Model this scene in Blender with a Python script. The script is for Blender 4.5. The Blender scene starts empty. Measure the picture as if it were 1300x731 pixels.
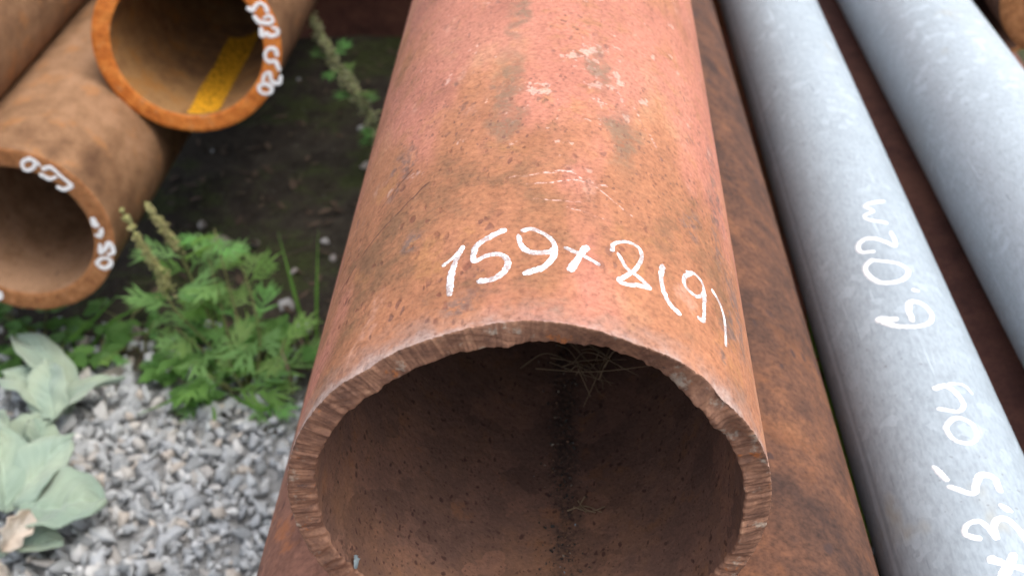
import bpy, bmesh, math, random
import numpy as np
from mathutils import Vector, Matrix

# ------------------------------------------------------------------ camera, sky, sun, exposure
SC = bpy.context.scene
COL = SC.collection
ZC = 0.72                       # camera height above the ground
PITCH, YAW, FPX = 0.66963, -0.04777, 1480.0
cd = bpy.data.cameras.new('camera')
cam = bpy.data.objects.new('camera', cd)
COL.objects.link(cam)
cam.location = (0, 0, ZC)
cam.rotation_euler = (math.pi / 2 - PITCH, 0, -YAW)
cd.sensor_width = 36.0
cd.lens = FPX / 1300.0 * 36.0
cd.clip_start, cd.clip_end = 0.01, 2000.0
cd.dof.use_dof = True
cd.dof.focus_distance = 0.395
cd.dof.aperture_fstop = 15.0
SC.camera = cam

SUN_EL, SUN_AZ = math.radians(66), math.radians(105)      # azimuth from +Y towards +X
world = bpy.data.worlds.new('World'); SC.world = world; world.use_nodes = True
wn = world.node_tree
for n in list(wn.nodes): wn.nodes.remove(n)
w_out = wn.nodes.new('ShaderNodeOutputWorld'); w_bg = wn.nodes.new('ShaderNodeBackground')
w_sky = wn.nodes.new('ShaderNodeTexSky'); w_hs = wn.nodes.new('ShaderNodeHueSaturation')
w_sky.sky_type = 'NISHITA'; w_sky.sun_disc = False
w_sky.sun_elevation = SUN_EL; w_sky.sun_rotation = SUN_AZ
w_sky.air_density = 1.0; w_sky.dust_density = 4.0; w_sky.ozone_density = 1.0
w_hs.inputs['Saturation'].default_value = 0.42           # a thin white overcast
w_bg.inputs['Strength'].default_value = 0.15
wn.links.new(w_sky.outputs[0], w_hs.inputs['Color']); wn.links.new(w_hs.outputs[0], w_bg.inputs['Color'])
wn.links.new(w_bg.outputs[0], w_out.inputs['Surface'])
sl = bpy.data.lights.new('sun', 'SUN'); sun = bpy.data.objects.new('sun', sl); COL.objects.link(sun)
sl.energy = 0.55; sl.angle = math.radians(50); sl.color = (1.0, 0.95, 0.88)
sd = Vector((math.sin(SUN_AZ) * math.cos(SUN_EL), math.cos(SUN_AZ) * math.cos(SUN_EL), math.sin(SUN_EL)))
sun.rotation_euler = sd.to_track_quat('Z', 'Y').to_euler()
sun.location = (1, 2, 4)
vs = SC.view_settings
vs.view_transform = 'Standard'; vs.look = 'None'; vs.gamma = 1.0; vs.use_curve_mapping = False
vs.exposure = 1.27
SC.cycles.use_denoising = True
SC.cycles.max_bounces = 5
SC.cycles.use_adaptive_sampling = True; SC.cycles.adaptive_threshold = .025
SC.cycles.caustics_reflective = False; SC.cycles.caustics_refractive = False

rnd = random.Random(7)
nr = np.random.RandomState(11)

# ------------------------------------------------------------------ helpers
def tag(o, label=None, cat=None, group=None, kind=None):
    if label: o['label'] = label
    if cat: o['category'] = cat
    if group: o['group'] = group
    if kind: o['kind'] = kind
    return o

def empty(name, loc=(0, 0, 0), rot=(0, 0, 0)):
    o = bpy.data.objects.new(name, None); COL.objects.link(o)
    o.empty_display_size = 0.02
    o.location = loc; o.rotation_euler = rot
    return o

def mesh(name, V, F, uv=None, smooth=True, col=None):
    me = bpy.data.meshes.new(name)
    V = np.asarray(V, np.float32)
    if isinstance(F, np.ndarray) and F.ndim == 2:
        k = F.shape[1]; n = len(F)
        me.vertices.add(len(V)); me.vertices.foreach_set('co', V.ravel())
        me.loops.add(n * k); me.loops.foreach_set('vertex_index', F.ravel().astype(np.int32))
        me.polygons.add(n)
        me.polygons.foreach_set('loop_start', np.arange(0, n * k, k, dtype=np.int32))
        me.update(calc_edges=True)
    else:
        me.from_pydata([tuple(map(float, v)) for v in V], [], [tuple(map(int, f)) for f in F]); me.update()
    li = np.empty(len(me.loops), np.int32); me.loops.foreach_get('vertex_index', li)
    if uv is not None:
        l = me.uv_layers.new(name='UVMap'); l.data.foreach_set('uv', np.asarray(uv, np.float32)[li].ravel())
    if col is not None:
        a = me.color_attributes.new('tint', 'FLOAT_COLOR', 'POINT')
        c = np.ones((len(V), 4), np.float32); c[:, :3] = col
        a.data.foreach_set('color', c.ravel())
    if smooth: me.polygons.foreach_set('use_smooth', np.ones(len(me.polygons), bool))
    me.validate()
    return me

def link(name, me, mat=None, parent=None):
    o = bpy.data.objects.new(name, me); COL.objects.link(o)
    if mat and not me.materials: me.materials.append(mat)
    if parent: o.parent = parent
    return o

def grid_faces(nu, nv, wrap=False, flip=False):
    """vertices laid out [v][u]; u wraps when asked"""
    u = np.arange(nu if wrap else nu - 1); v = np.arange(nv - 1)
    U, Vv = np.meshgrid(u, v); U2 = (U + 1) % nu
    f = np.stack([Vv * nu + U, Vv * nu + U2, (Vv + 1) * nu + U2, (Vv + 1) * nu + U], -1).reshape(-1, 4)
    return f[:, ::-1].copy() if flip else f

def at(px, py, h):
    """the point at height h that stands behind a place in the photograph (1300 x 731)"""
    r = Vector((math.cos(YAW), -math.sin(YAW), 0))
    fw = Vector((math.sin(YAW) * math.cos(PITCH), math.cos(YAW) * math.cos(PITCH), -math.sin(PITCH)))
    u = r.cross(fw)
    d = r * ((px - 650) / FPX) + u * ((365.5 - py) / FPX) + fw
    t = (h - ZC) / d.z
    return Vector((0, 0, ZC)) + d * t

def catmull(P, n):
    P = np.asarray(P, float)
    if len(P) == 2: return P[0] + (P[1] - P[0]) * np.linspace(0, 1, n)[:, None]
    Q = np.vstack([2 * P[0] - P[1], P, 2 * P[-1] - P[-2]])
    t = np.linspace(0, len(P) - 1 - 1e-6, n); i = t.astype(int); f = (t - i)[:, None]
    a, b, c, d = Q[i], Q[i + 1], Q[i + 2], Q[i + 3]
    return 0.5 * (2 * b + (c - a) * f + (2 * a - 5 * b + 4 * c - d) * f ** 2 + (3 * b - a - 3 * c + d) * f ** 3)

def rnoise(seed, freqs, amps):
    """periodic 1-D noise over an angle"""
    g = np.random.RandomState(seed); terms = []
    for f, a in zip(freqs, amps):
        for _ in range(4): terms.append((max(1, int(f * g.uniform(.7, 1.4))), a * g.uniform(.5, 1) / 2, g.uniform(0, 6.28)))
    return lambda th: sum(a * np.sin(k * th + p) for k, a, p in terms)

def tube(P, R, k=6):
    P = np.asarray(P, float); n = len(P); R = np.broadcast_to(R, n)
    T = np.gradient(P, axis=0); T /= np.linalg.norm(T, axis=1)[:, None] + 1e-12
    ref = np.array([.31, .2, .93]); ref /= np.linalg.norm(ref)
    A = np.cross(T, ref); A /= np.linalg.norm(A, axis=1)[:, None] + 1e-12; B = np.cross(T, A)
    th = np.linspace(0, 2 * np.pi, k, endpoint=False)
    V = P[:, None] + R[:, None, None] * (A[:, None] * np.cos(th)[None, :, None] + B[:, None] * np.sin(th)[None, :, None])
    return V.reshape(-1, 3), grid_faces(k, n, True)

def join(parts):
    Vs, Fs, o = [], [], 0
    for V, F in parts:
        Vs.append(V); Fs.append(np.asarray(F) + o); o += len(V)
    return np.vstack(Vs), np.vstack(Fs)

# ------------------------------------------------------------------ node helper
class NT:
    def __init__(s, name):
        s.m = bpy.data.materials.new(name); s.m.use_nodes = True; s.t = s.m.node_tree
        for n in list(s.t.nodes): s.t.nodes.remove(n)
        s.out = s.t.nodes.new('ShaderNodeOutputMaterial')
        s.tc = s.t.nodes.new('ShaderNodeTexCoord')
        s.obj = s.tc.outputs['Object']; s.uv = s.tc.outputs['UV']
    def n(s, typ, **kw):
        x = s.t.nodes.new(typ)
        for k, v in kw.items(): setattr(x, k, v)
        return x
    def set(s, sock, v):
        if isinstance(v, bpy.types.NodeSocket): s.t.links.new(v, sock)
        elif isinstance(v, (tuple, list)) and len(v) == 3 and sock.type == 'RGBA': sock.default_value = (*v, 1)
        else: sock.default_value = v
    def map(s, vec, scale=(1, 1, 1), loc=(0, 0, 0), rot=(0, 0, 0)):
        x = s.n('ShaderNodeMapping'); s.set(x.inputs['Vector'], vec)
        x.inputs['Scale'].default_value = scale; x.inputs['Location'].default_value = loc; x.inputs['Rotation'].default_value = rot
        return x.outputs[0]
    def noise(s, vec, scale, detail=4, rough=.55, dist=0, col=False):
        x = s.n('ShaderNodeTexNoise'); s.set(x.inputs['Vector'], vec)
        x.inputs['Scale'].default_value = scale; x.inputs['Detail'].default_value = detail
        x.inputs['Roughness'].default_value = rough; x.inputs['Distortion'].default_value = dist
        return x.outputs['Color' if col else 'Fac']
    def vor(s, vec, scale, feature='F1', rand=1):
        x = s.n('ShaderNodeTexVoronoi', feature=feature); s.set(x.inputs['Vector'], vec)
        x.inputs['Scale'].default_value = scale; x.inputs['Randomness'].default_value = rand
        return x.outputs
    def math(s, op, a, b=0.0, c=None, clamp=False):
        x = s.n('ShaderNodeMath', operation=op, use_clamp=clamp); s.set(x.inputs[0], a); s.set(x.inputs[1], b)
        if c is not None: s.set(x.inputs[2], c)
        return x.outputs[0]
    def vm(s, op, a, b=(0, 0, 0)):
        x = s.n('ShaderNodeVectorMath', operation=op); s.set(x.inputs[0], a); s.set(x.inputs[1], b)
        return x.outputs['Value' if op in ('LENGTH', 'DISTANCE', 'DOT_PRODUCT') else 'Vector']
    def mr(s, v, a, b, c=0.0, d=1.0):
        x = s.n('ShaderNodeMapRange', interpolation_type='SMOOTHSTEP'); s.set(x.inputs[0], v)
        for i, q in enumerate((a, b, c, d)): s.set(x.inputs[i + 1], q)
        return x.outputs[0]
    def ramp(s, f, stops):
        x = s.n('ShaderNodeValToRGB'); s.set(x.inputs[0], f); e = x.color_ramp.elements
        while len(e) < len(stops): e.new(.5)
        for i, (p, c) in enumerate(stops): e[i].position = p; e[i].color = (*c, 1)
        return x.outputs[0]
    def mix(s, f, a, b, mode='MIX'):
        x = s.n('ShaderNodeMix', data_type='RGBA', blend_type=mode); s.set(x.inputs[0], f); s.set(x.inputs[6], a); s.set(x.inputs[7], b)
        return x.outputs[2]
    def sep(s, v):
        x = s.n('ShaderNodeSeparateXYZ'); s.set(x.inputs[0], v); return x.outputs
    def attr(s, name): return s.n('ShaderNodeAttribute', attribute_name=name).outputs['Color']
    def bump(s, h, strength=.5, dist=.001, normal=None):
        x = s.n('ShaderNodeBump'); s.set(x.inputs['Height'], h); x.inputs['Strength'].default_value = strength
        x.inputs['Distance'].default_value = dist
        if normal is not None: s.set(x.inputs['Normal'], normal)
        return x.outputs[0]
    def bsdf(s, color, rough=.8, metal=0.0, spec=.35, normal=None, alpha=None, sheen=0):
        b = s.n('ShaderNodeBsdfPrincipled')
        s.set(b.inputs['Base Color'], color); s.set(b.inputs['Roughness'], rough); s.set(b.inputs['Metallic'], metal)
        s.set(b.inputs['Specular IOR Level'], spec)
        if normal is not None: s.set(b.inputs['Normal'], normal)
        if alpha is not None: s.set(b.inputs['Alpha'], alpha)
        if sheen: b.inputs['Sheen Weight'].default_value = sheen
        return b.outputs[0]
    def done(s, sh): s.t.links.new(sh, s.out.inputs['Surface']); return s.m
    # blobs / strokes in the (round the pipe, along the pipe) map, in metres
    def warped(s, warp):
        if not hasattr(s, 'wn'): s.wn = s.vm('SUBTRACT', s.noise(s.uv, 70, 3, col=True), (.5, .5, .5)); s.wc = {}
        if warp not in s.wc:
            x = s.n('ShaderNodeVectorMath', operation='MULTIPLY_ADD'); s.set(x.inputs[0], s.wn); x.inputs[1].default_value = (warp,) * 3; s.set(x.inputs[2], s.uv)
            s.wc[warp] = x.outputs[0]
        return s.wc[warp]
    def blob(s, c, r, warp=0.02):
        d = s.vm('MULTIPLY', s.vm('SUBTRACT', s.warped(warp), (c[0], c[1], 0)), (1 / r[0], 1 / r[1], 0))
        return s.mr(s.vm('LENGTH', d), 1.0, .35)
    def seg(s, a, b, w, warp=.006, _=0):
        ax, ay = a; dx, dy = b[0] - a[0], b[1] - a[1]; L2 = dx * dx + dy * dy
        p = s.vm('MULTIPLY', s.vm('SUBTRACT', s.warped(warp), (ax, ay, 0)), (1, 1, 0))
        t = s.math('DIVIDE', s.vm('DOT_PRODUCT', p, (dx, dy, 0)), L2, clamp=True)
        q = s.n('ShaderNodeVectorMath', operation='SCALE'); q.inputs[0].default_value = (dx, dy, 0); s.set(q.inputs['Scale'], t)
        return s.mr(s.vm('LENGTH', s.vm('SUBTRACT', p, q.outputs[0])), w, w * .3)

def mx(s, *ms):
    r = ms[0]
    for m in ms[1:]: r = s.math('MAXIMUM', r, m)
    return r

# ------------------------------------------------------------------ materials
def pits(s, vec, scale, lo=.05, hi=.34, keep=.5):
    """round corrosion pits of uneven size; returns a 0..1 mask"""
    wv = s.vm('ADD', vec, s.vm('MULTIPLY', s.vm('SUBTRACT', s.noise(vec, scale * 1.3, 0, col=True), (.5, .5, .5)), (.7 / scale,) * 3))
    v = s.vor(wv, scale)
    c = s.sep(v['Color'])
    r = s.mr(c[0], keep, 1.0, 0.0, hi)
    r = s.math('ADD', r, s.math('MULTIPLY', s.math('GREATER_THAN', c[0], keep), lo))
    return s.math('SUBTRACT', 1.0, s.mr(s.math('DIVIDE', v['Distance'], s.math('ADD', r, .0001)), .55, 1.1), clamp=True)

def rust(name, stops, pit=(.05, .025, .02), pit_amt=.8, pit_scale=220, streak=.5, rough=.85, fine=.35, bump=.5, big=9.0, orange=None, oamt=.0, mott=.55):
    s = NT(name); o = s.obj
    n1 = s.noise(o, big, 3, .6)
    st = s.noise(s.map(o, (1, .12, 1)), 45, 3, .6)
    n2 = s.noise(o, 70, 4, .65); n3 = s.noise(o, 420, 2, .6)
    f = s.math('ADD', s.math('MULTIPLY', n1, 1 - .45 * streak), s.math('MULTIPLY', st, .45 * streak))
    f = s.math('ADD', f, s.math('MULTIPLY', s.math('SUBTRACT', n2, .5), mott))
    c = s.ramp(f, stops)
    c = s.mix(1.0, c, s.ramp(n3, [(.2, (1 - fine,) * 3), (.55, (1, 1, 1)), (.85, (1 + .5 * fine,) * 3)]), 'MULTIPLY')
    if orange:
        om = s.math('MULTIPLY', s.mr(s.noise(o, 38, 4, .7), .52, .68), oamt)
        c = s.mix(om, c, orange)
    pm = s.math('MULTIPLY', pits(s, s.map(o, (1, .7, 1)), pit_scale), s.mr(s.noise(o, 22, 3), .38, .6))
    c = s.mix(s.math('MULTIPLY', pm, pit_amt), c, pit)
    h = s.noise(o, 160, 3, .7)
    return s.done(s.bsdf(c, rough, 0, .3, s.bump(h, bump, .0012)))

def main_outer():
    s = NT('red_oxide_rust'); o = s.obj; uv = s.sep(s.uv); along = uv[1]
    n1 = s.noise(s.map(o, (1, .55, 1)), 16, 5, .6); n2 = s.noise(o, 85, 4, .68); n3 = s.noise(o, 520, 3, .65)
    f = s.math('ADD', n1, s.math('MULTIPLY', s.math('SUBTRACT', n2, .5), .45))
    c = s.ramp(f, [(.30, (.19, .088, .041)), (.43, (.305, .124, .059)), (.55, (.365, .148, .073)), (.70, (.42, .210, .114))])
    # faded red primer, thickest away from the cut end
    pr = s.math('ADD', s.noise(s.map(o, (1, .4, 1), (.3, .1, .2)), 20, 4, .55), s.math('MULTIPLY', s.mr(along, .04, .26), .15))
    pr = s.math('MULTIPLY', s.mr(pr, .50, .66), s.mr(n2, .26, .50))
    c = s.mix(s.math('MULTIPLY', pr, .80), c, (.41, .152, .106))
    # paler chalky haze and flakes
    ch = s.mr(s.noise(s.map(o, (1, .6, 1), (2, 1, 0)), 55, 4, .7), .60, .74)
    c = s.mix(s.math('MULTIPLY', ch, .5), c, (.50, .27, .195))
    fl = s.math('ADD', s.noise(s.map(o, (1, .8, 1), (5, 0, 0)), 120, 4, .6), s.math('MULTIPLY', mx(s, s.blob((.022, .16), (.022, .06), .03), s.blob((.0, .13), (.012, .02), .03), s.blob((.012, .25), (.02, .05), .03)), .10))
    fl = s.math('MULTIPLY', s.mr(fl, .655, .70), s.mr(along, .06, .11))
    c = s.mix(s.math('MULTIPLY', fl, .6), c, (.56, .36, .29))
    # yellow ochre rust
    ye = s.mr(s.noise(s.map(o, (1, .7, 1), (0, 3, 1)), 48, 4, .72), .57, .70)
    c = s.mix(s.math('MULTIPLY', ye, .35), c, (.36, .17, .055))
    # bare grey metal close to the cut
    ed = s.math('ADD', along, s.math('MULTIPLY', s.math('SUBTRACT', n2, .5), .03))
    c = s.mix(s.math('MULTIPLY', s.mr(ed, .016, -.002), .55), c, (.30, .19, .155))
    c = s.mix(s.math('MULTIPLY', s.mr(s.math('ADD', along, s.math('MULTIPLY', s.math('SUBTRACT', n2, .5), .016)), .004, -.001), .5), c, (.40, .32, .29))
    # old grey-brown stains
    stain = s.math('MULTIPLY', mx(s, s.blob((-.014, .135), (.0075, .055), .02), s.blob((-.012, .215), (.006, .05), .02),
        s.blob((.030, .115), (.010, .03), .03), s.blob((.022, .165), (.006, .03), .02)), s.math('MULTIPLY', s.mr(n2, .34, .55), s.mr(n3, .30, .52)))
    c = s.mix(s.math('MULTIPLY', stain, .8), c, (.165, .105, .065))
    dark = mx(s, s.blob((.060, .082), (.006, .012), .02), s.blob((.078, .095), (.006, .04), .03), s.blob((.086, .06), (.006, .035), .03),
        s.blob((.074, .045), (.004, .02), .03), s.blob((.085, .14), (.005, .05), .03), s.blob((-.055, .11), (.006, .025), .03),
        s.blob((-.022, .012), (.009, .006), .02), s.blob((.066, .022), (.004, .007), .02), s.blob((-.044, .055), (.006, .01), .02))
    dark = s.math('MULTIPLY', dark, s.mr(s.noise(o, 210, 4, .7), .44, .54))
    c = s.mix(s.math('MULTIPLY', dark, .65), c, (.135, .09, .078))
    # pitting
    pv = s.map(o, (1, .62, 1), (0, 0, 0), (0, 0, .45))
    dens = s.math('MAXIMUM', s.mr(s.noise(o, 24, 3), .44, .62), mx(s, s.blob((-.045, .09), (.02, .06), .04), s.blob((-.035, .018), (.03, .02), .03), s.blob((-.075, .05), (.03, .05), .03)))
    pm = s.math('MULTIPLY', pits(s, pv, 300, .06, .36, .40), dens)
    pm2 = s.math('MULTIPLY', pits(s, pv, 520, .07, .36, .45), s.mr(s.noise(o, 30, 3), .34, .54))
    c = s.mix(s.math('MULTIPLY', pm, s.mr(along, .04, .22, .68, .42)), c, s.mix(s.mr(n1, .4, .6), (.13, .035, .02), (.12, .075, .065)))
    c = s.mix(s.math('MULTIPLY', pm2, s.mr(s.noise(o, 14, 2), .40, .62, .10, .70)), c, (.13, .055, .04))
    # scratches
    sc1 = mx(s, s.seg((-.010, .079), (.012, .082), .0011, .010, 60), s.seg((-.004, .074), (.024, .079), .0006, .006, 60), s.seg((.012, .082), (.033, .066), .0005, .006, 60),
        s.seg((.010, .062), (.030, .058), .0005, .006, 90), s.seg((.034, .148), (.048, .112), .0008, .006, 60), s.seg((-.004, .064), (.014, .0665), .0005, .008, 60),
        s.seg((.0, .30), (.02, .26), .0008, .01, 60))
    c = s.mix(s.math('MULTIPLY', sc1, s.math('MULTIPLY', s.mr(n3, .46, .60, .05, .75), s.mr(n2, .40, .55, .1, 1))), c, (.58, .37, .33))
    sc2 = mx(s, s.seg((-.082, .062), (-.040, .088), .0006, .006, 60), s.seg((-.066, .092), (-.050, .104), .0005, .005, 60))
    c = s.mix(s.math('MULTIPLY', sc2, s.mr(n2, .4, .5, .2, .95)), c, (.09, .03, .02))
    c = s.mix(1.0, c, s.ramp(n3, [(.25, (.60, .57, .56)), (.49, (.96, .96, .96)), (.78, (1.25, 1.3, 1.3))]), 'MULTIPLY')
    c = s.mix(1.0, c, s.ramp(s.noise(s.map(o, (1, .5, 1), (7, 1, 2)), 42, 4, .65), [(.30, (.80, .79, .80)), (.48, (1, 1, 1)), (.70, (1.08, 1.10, 1.12))]), 'MULTIPLY')
    h = s.math('ADD', s.noise(o, 190, 4, .75), s.math('MULTIPLY', pits(s, pv, 300, .06, .36, .40), -.3))
    return s.done(s.bsdf(c, s.mr(n2, .3, .7, .62, .8), 0, .35, s.bump(h, .5, .0012)))

def main_bore():
    s = NT('dark_pitted_bore'); o = s.obj; uv = s.sep(s.uv)
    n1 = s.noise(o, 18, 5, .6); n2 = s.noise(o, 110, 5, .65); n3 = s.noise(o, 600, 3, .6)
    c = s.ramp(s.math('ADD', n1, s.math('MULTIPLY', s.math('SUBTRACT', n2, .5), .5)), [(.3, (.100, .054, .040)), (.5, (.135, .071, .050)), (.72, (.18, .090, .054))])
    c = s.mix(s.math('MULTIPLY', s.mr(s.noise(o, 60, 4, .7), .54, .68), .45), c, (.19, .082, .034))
    fl = s.sep(s.vor(s.vm('ADD', o, s.vm('MULTIPLY', s.noise(o, 120, 2, col=True), (.02,) * 3)), 70)['Color'])[1]
    c = s.mix(.55, c, s.mix(1.0, c, s.ramp(fl, [(.0, (.62, .60, .60)), (.5, (1, 1, 1)), (1.0, (1.35, 1.25, 1.2))]), 'MULTIPLY'))
    pv = s.map(o, (1, .8, 1))
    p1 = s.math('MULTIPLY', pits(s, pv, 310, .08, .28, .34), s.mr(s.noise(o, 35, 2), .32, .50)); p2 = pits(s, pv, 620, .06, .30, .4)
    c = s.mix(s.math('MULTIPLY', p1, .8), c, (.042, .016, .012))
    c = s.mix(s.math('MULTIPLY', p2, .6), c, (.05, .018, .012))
    # washed-in dirt along the bottom of the bore
    d = s.math('ABSOLUTE', s.math('SUBTRACT', uv[0], (math.pi - .19) * .0705))
    d = s.math('ADD', d, s.math('MULTIPLY', s.math('SUBTRACT', s.noise(o, 60, 4, .75), .5), .022))
    dm = s.math('MULTIPLY', s.mr(d, .0095, .0), s.mr(s.noise(s.map(o, (1, .5, 1)), 55, 4, .7), .38, .60, .25, 1.0))
    c = s.mix(s.math('MULTIPLY', dm, s.mr(n3, .35, .6, .9, .6)), c, s.ramp(n3, [(.35, (.022, .016, .014)), (.56, (.04, .026, .02)), (.7, (.12, .06, .03))]))
    c = s.mix(1.0, c, s.ramp(n3, [(.25, (.8, .8, .8)), (.5, (1, 1, 1)), (.8, (1.2, 1.2, 1.2))]), 'MULTIPLY')
    h = s.noise(o, 230, 3, .7)
    return s.done(s.bsdf(c, .82, 0, .3, s.bump(h, .6, .001)))

def cut_face(name, stops, groove=.5, speck=(.30, .26, .21)):
    """flame-cut metal: drag lines across the wall; map u = round, v = 0 inside .. 1 outside"""
    s = NT(name); o = s.obj
    gv = s.map(s.uv, (1, .006, 1))
    g1 = s.noise(s.map(gv, (1, .12, 1)), 330, 3, .6); g2 = s.noise(s.map(gv, (1, .10, 1), (.3, 0, 0)), 900, 2, .6)
    n2 = s.noise(o, 140, 4, .7); n3 = s.noise(o, 700, 3, .6)
    f = s.math('ADD', s.math('MULTIPLY', n2, .82), s.math('MULTIPLY', g1, .18))
    c = s.ramp(f, stops)
    c = s.mix(s.math('MULTIPLY', s.mr(s.noise(o, 95, 4, .7), .57, .66), .6), c, speck)
    c = s.mix(s.math('MULTIPLY', s.mr(s.noise(s.map(o, (1, 1, 1), (.5, .2, .7)), 130, 4, .7), .62, .70), .8), c, (.28, .09, .025))
    c = s.mix(s.math('MULTIPLY', s.mr(s.noise(s.map(o, (1, 1, 1), (.1, .7, .3)), 170, 4, .7), .63, .72), .8), c, (.06, .035, .03))
    c = s.mix(1.0, c, s.ramp(s.math('ADD', s.math('MULTIPLY', g2, .3), s.math('MULTIPLY', n3, .7)), [(.3, (.72, .7, .7)), (.5, (1, 1, 1)), (.72, (1.25, 1.25, 1.25))]), 'MULTIPLY')
    h = s.math('ADD', s.math('MULTIPLY', s.math('ADD', g1, s.math('MULTIPLY', g2, .4)), groove * .6), s.math('MULTIPLY', n2, .8))
    return s.done(s.bsdf(c, .75, 0, .35, s.bump(h, .45, .0008)))

def zinc(name, base=(.42, .46, .49), seam=None):
    s = NT(name); o = s.obj
    n1 = s.noise(s.map(o, (1, .35, 1)), 22, 4, .6); n2 = s.noise(o, 150, 4, .7); n3 = s.noise(s.map(o, (1, .3, 1)), 650, 2, .6)
    v = s.vor(s.vm('ADD', o, s.vm('MULTIPLY', s.noise(o, 130, 2, col=True), (.010,) * 3)), 150)
    cells = s.sep(v['Color'])[0]
    b = np.array(base)
    c = s.ramp(s.math('ADD', s.math('MULTIPLY', n1, .55), s.math('MULTIPLY', n2, .45)), [(.34, tuple(b * .87)), (.50, tuple(b)), (.66, tuple(b * 1.12))])
    c = s.mix(.40, c, s.ramp(cells, [(0, tuple(b * .90)), (1, tuple(b * 1.09))]))
    c = s.mix(1.0, c, s.ramp(n3, [(.3, (.86, .86, .86)), (.5, (1, 1, 1)), (.7, (1.10, 1.10, 1.10))]), 'MULTIPLY')
    spang = s.math('MULTIPLY', s.math('GREATER_THAN', cells, .88), s.mr(s.noise(o, 17, 2), .44, .56))
    c = s.mix(s.math('MULTIPLY', spang, .4), c, tuple(b * 1.35))
    # yellowish stains, thin scuffs along the pipe, dark flecks
    c = s.mix(s.math('MULTIPLY', s.mr(s.noise(s.map(o, (1, .6, 1), (4, 2, 3)), 18, 4, .65), .60, .72), .5), c, (.33, .30, .22))
    sc = s.math('MULTIPLY', s.mr(s.noise(s.map(o, (1, .035, 1), (1, 1, 2)), 480, 2, .5), .66, .72), s.mr(s.noise(o, 26, 3), .46, .6))
    c = s.mix(s.math('MULTIPLY', sc, .7), c, tuple(b * 1.55))
    sd_ = s.math('MULTIPLY', s.mr(s.noise(s.map(o, (1, .05, 1), (5, 1, 2)), 420, 2, .5), .68, .73), s.mr(s.noise(s.map(o, (1, 1, 1), (3, 3, 3)), 30, 3), .48, .6))
    c = s.mix(s.math('MULTIPLY', sd_, .7), c, tuple(b * .5))
    fk = s.math('MULTIPLY', pits(s, o, 420, .05, .28, .80), s.mr(s.noise(o, 20, 2), .42, .58))
    c = s.mix(s.math('MULTIPLY', fk, .55), c, (.15, .15, .14))
    if seam is not None:
        u = s.sep(s.uv)[0]
        u = s.math('ADD', u, s.math('MULTIPLY', s.math('SUBTRACT', s.noise(s.map(o, (1, .3, 1)), 60, 3), .5), .0015))
        d = s.math('ABSOLUTE', s.math('SUBTRACT', u, seam))
        c = s.mix(s.math('MULTIPLY', s.mr(d, .0018, .0006), .45), c, tuple(b * 1.5))
        d2 = s.math('ABSOLUTE', s.math('SUBTRACT', u, seam + .0028))
        c = s.mix(s.math('MULTIPLY', s.mr(d2, .0014, .0004), .45), c, tuple(b * .6))
    h = s.noise(s.map(o, (1, .5, 1)), 150, 3, .6)
    return s.done(s.bsdf(c, s.mr(n2, .3, .7, .42, .62), .05, .4, s.bump(h, .22, .001)))

def paint(name, colr, wear=.5, lo=.35):
    s = NT(name); o = s.obj
    n2 = s.noise(o, 330, 3, .6); n3 = s.noise(o, 1300, 2, .6)
    a = s.math('ADD', s.math('MULTIPLY', n2, .6), s.math('MULTIPLY', n3, .4))
    al = s.mr(a, .24 + .40 * wear, .32 + .50 * wear, lo, 1.0)
    c = s.ramp(n2, [(.3, tuple(np.array(colr) * .84)), (.6, colr)])
    return s.done(s.bsdf(c, .6, 0, .35, s.bump(a, .4, .0005), al))

def leafmat(name, c1, c2, trans=.3, rough=.6, sheen=0.0, spec=.3, scale=60):
    s = NT(name); o = s.obj
    t = s.attr('tint'); n = s.noise(o, scale, 4, .6)
    r = s.n('ShaderNodeObjectInfo').outputs['Random']
    c = s.mix(s.math('ADD', s.math('MULTIPLY', r, .55), s.math('MULTIPLY', n, .45)), c1, c2)
    c = s.mix(1.0, c, t, 'MULTIPLY')
    b = s.bsdf(c, rough, 0, spec, s.bump(n, .4, .001), sheen=sheen)
    tr = s.n('ShaderNodeBsdfTranslucent'); s.set(tr.inputs['Color'], s.mix(1.0, c, (1.25, 1.3, .7), 'MULTIPLY'))
    m = s.n('ShaderNodeMixShader'); m.inputs[0].default_value = trans
    s.t.links.new(b, m.inputs[1]); s.t.links.new(tr.outputs[0], m.inputs[2])
    return s.done(m.outputs[0])

def stonemat():
    s = NT('crushed_stone'); o = s.obj
    n = s.noise(o, 260, 4, .65); n1 = s.noise(o, 70, 3, .6)
    c = s.mix(1.0, s.attr('tint'), s.ramp(s.math('ADD', s.math('MULTIPLY', n, .6), s.math('MULTIPLY', n1, .4)), [(.3, (.62, .62, .63)), (.5, (1, 1, 1)), (.7, (1.25, 1.23, 1.2))]), 'MULTIPLY')
    return s.done(s.bsdf(c, .85, 0, .3, s.bump(n, .5, .001)))

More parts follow.
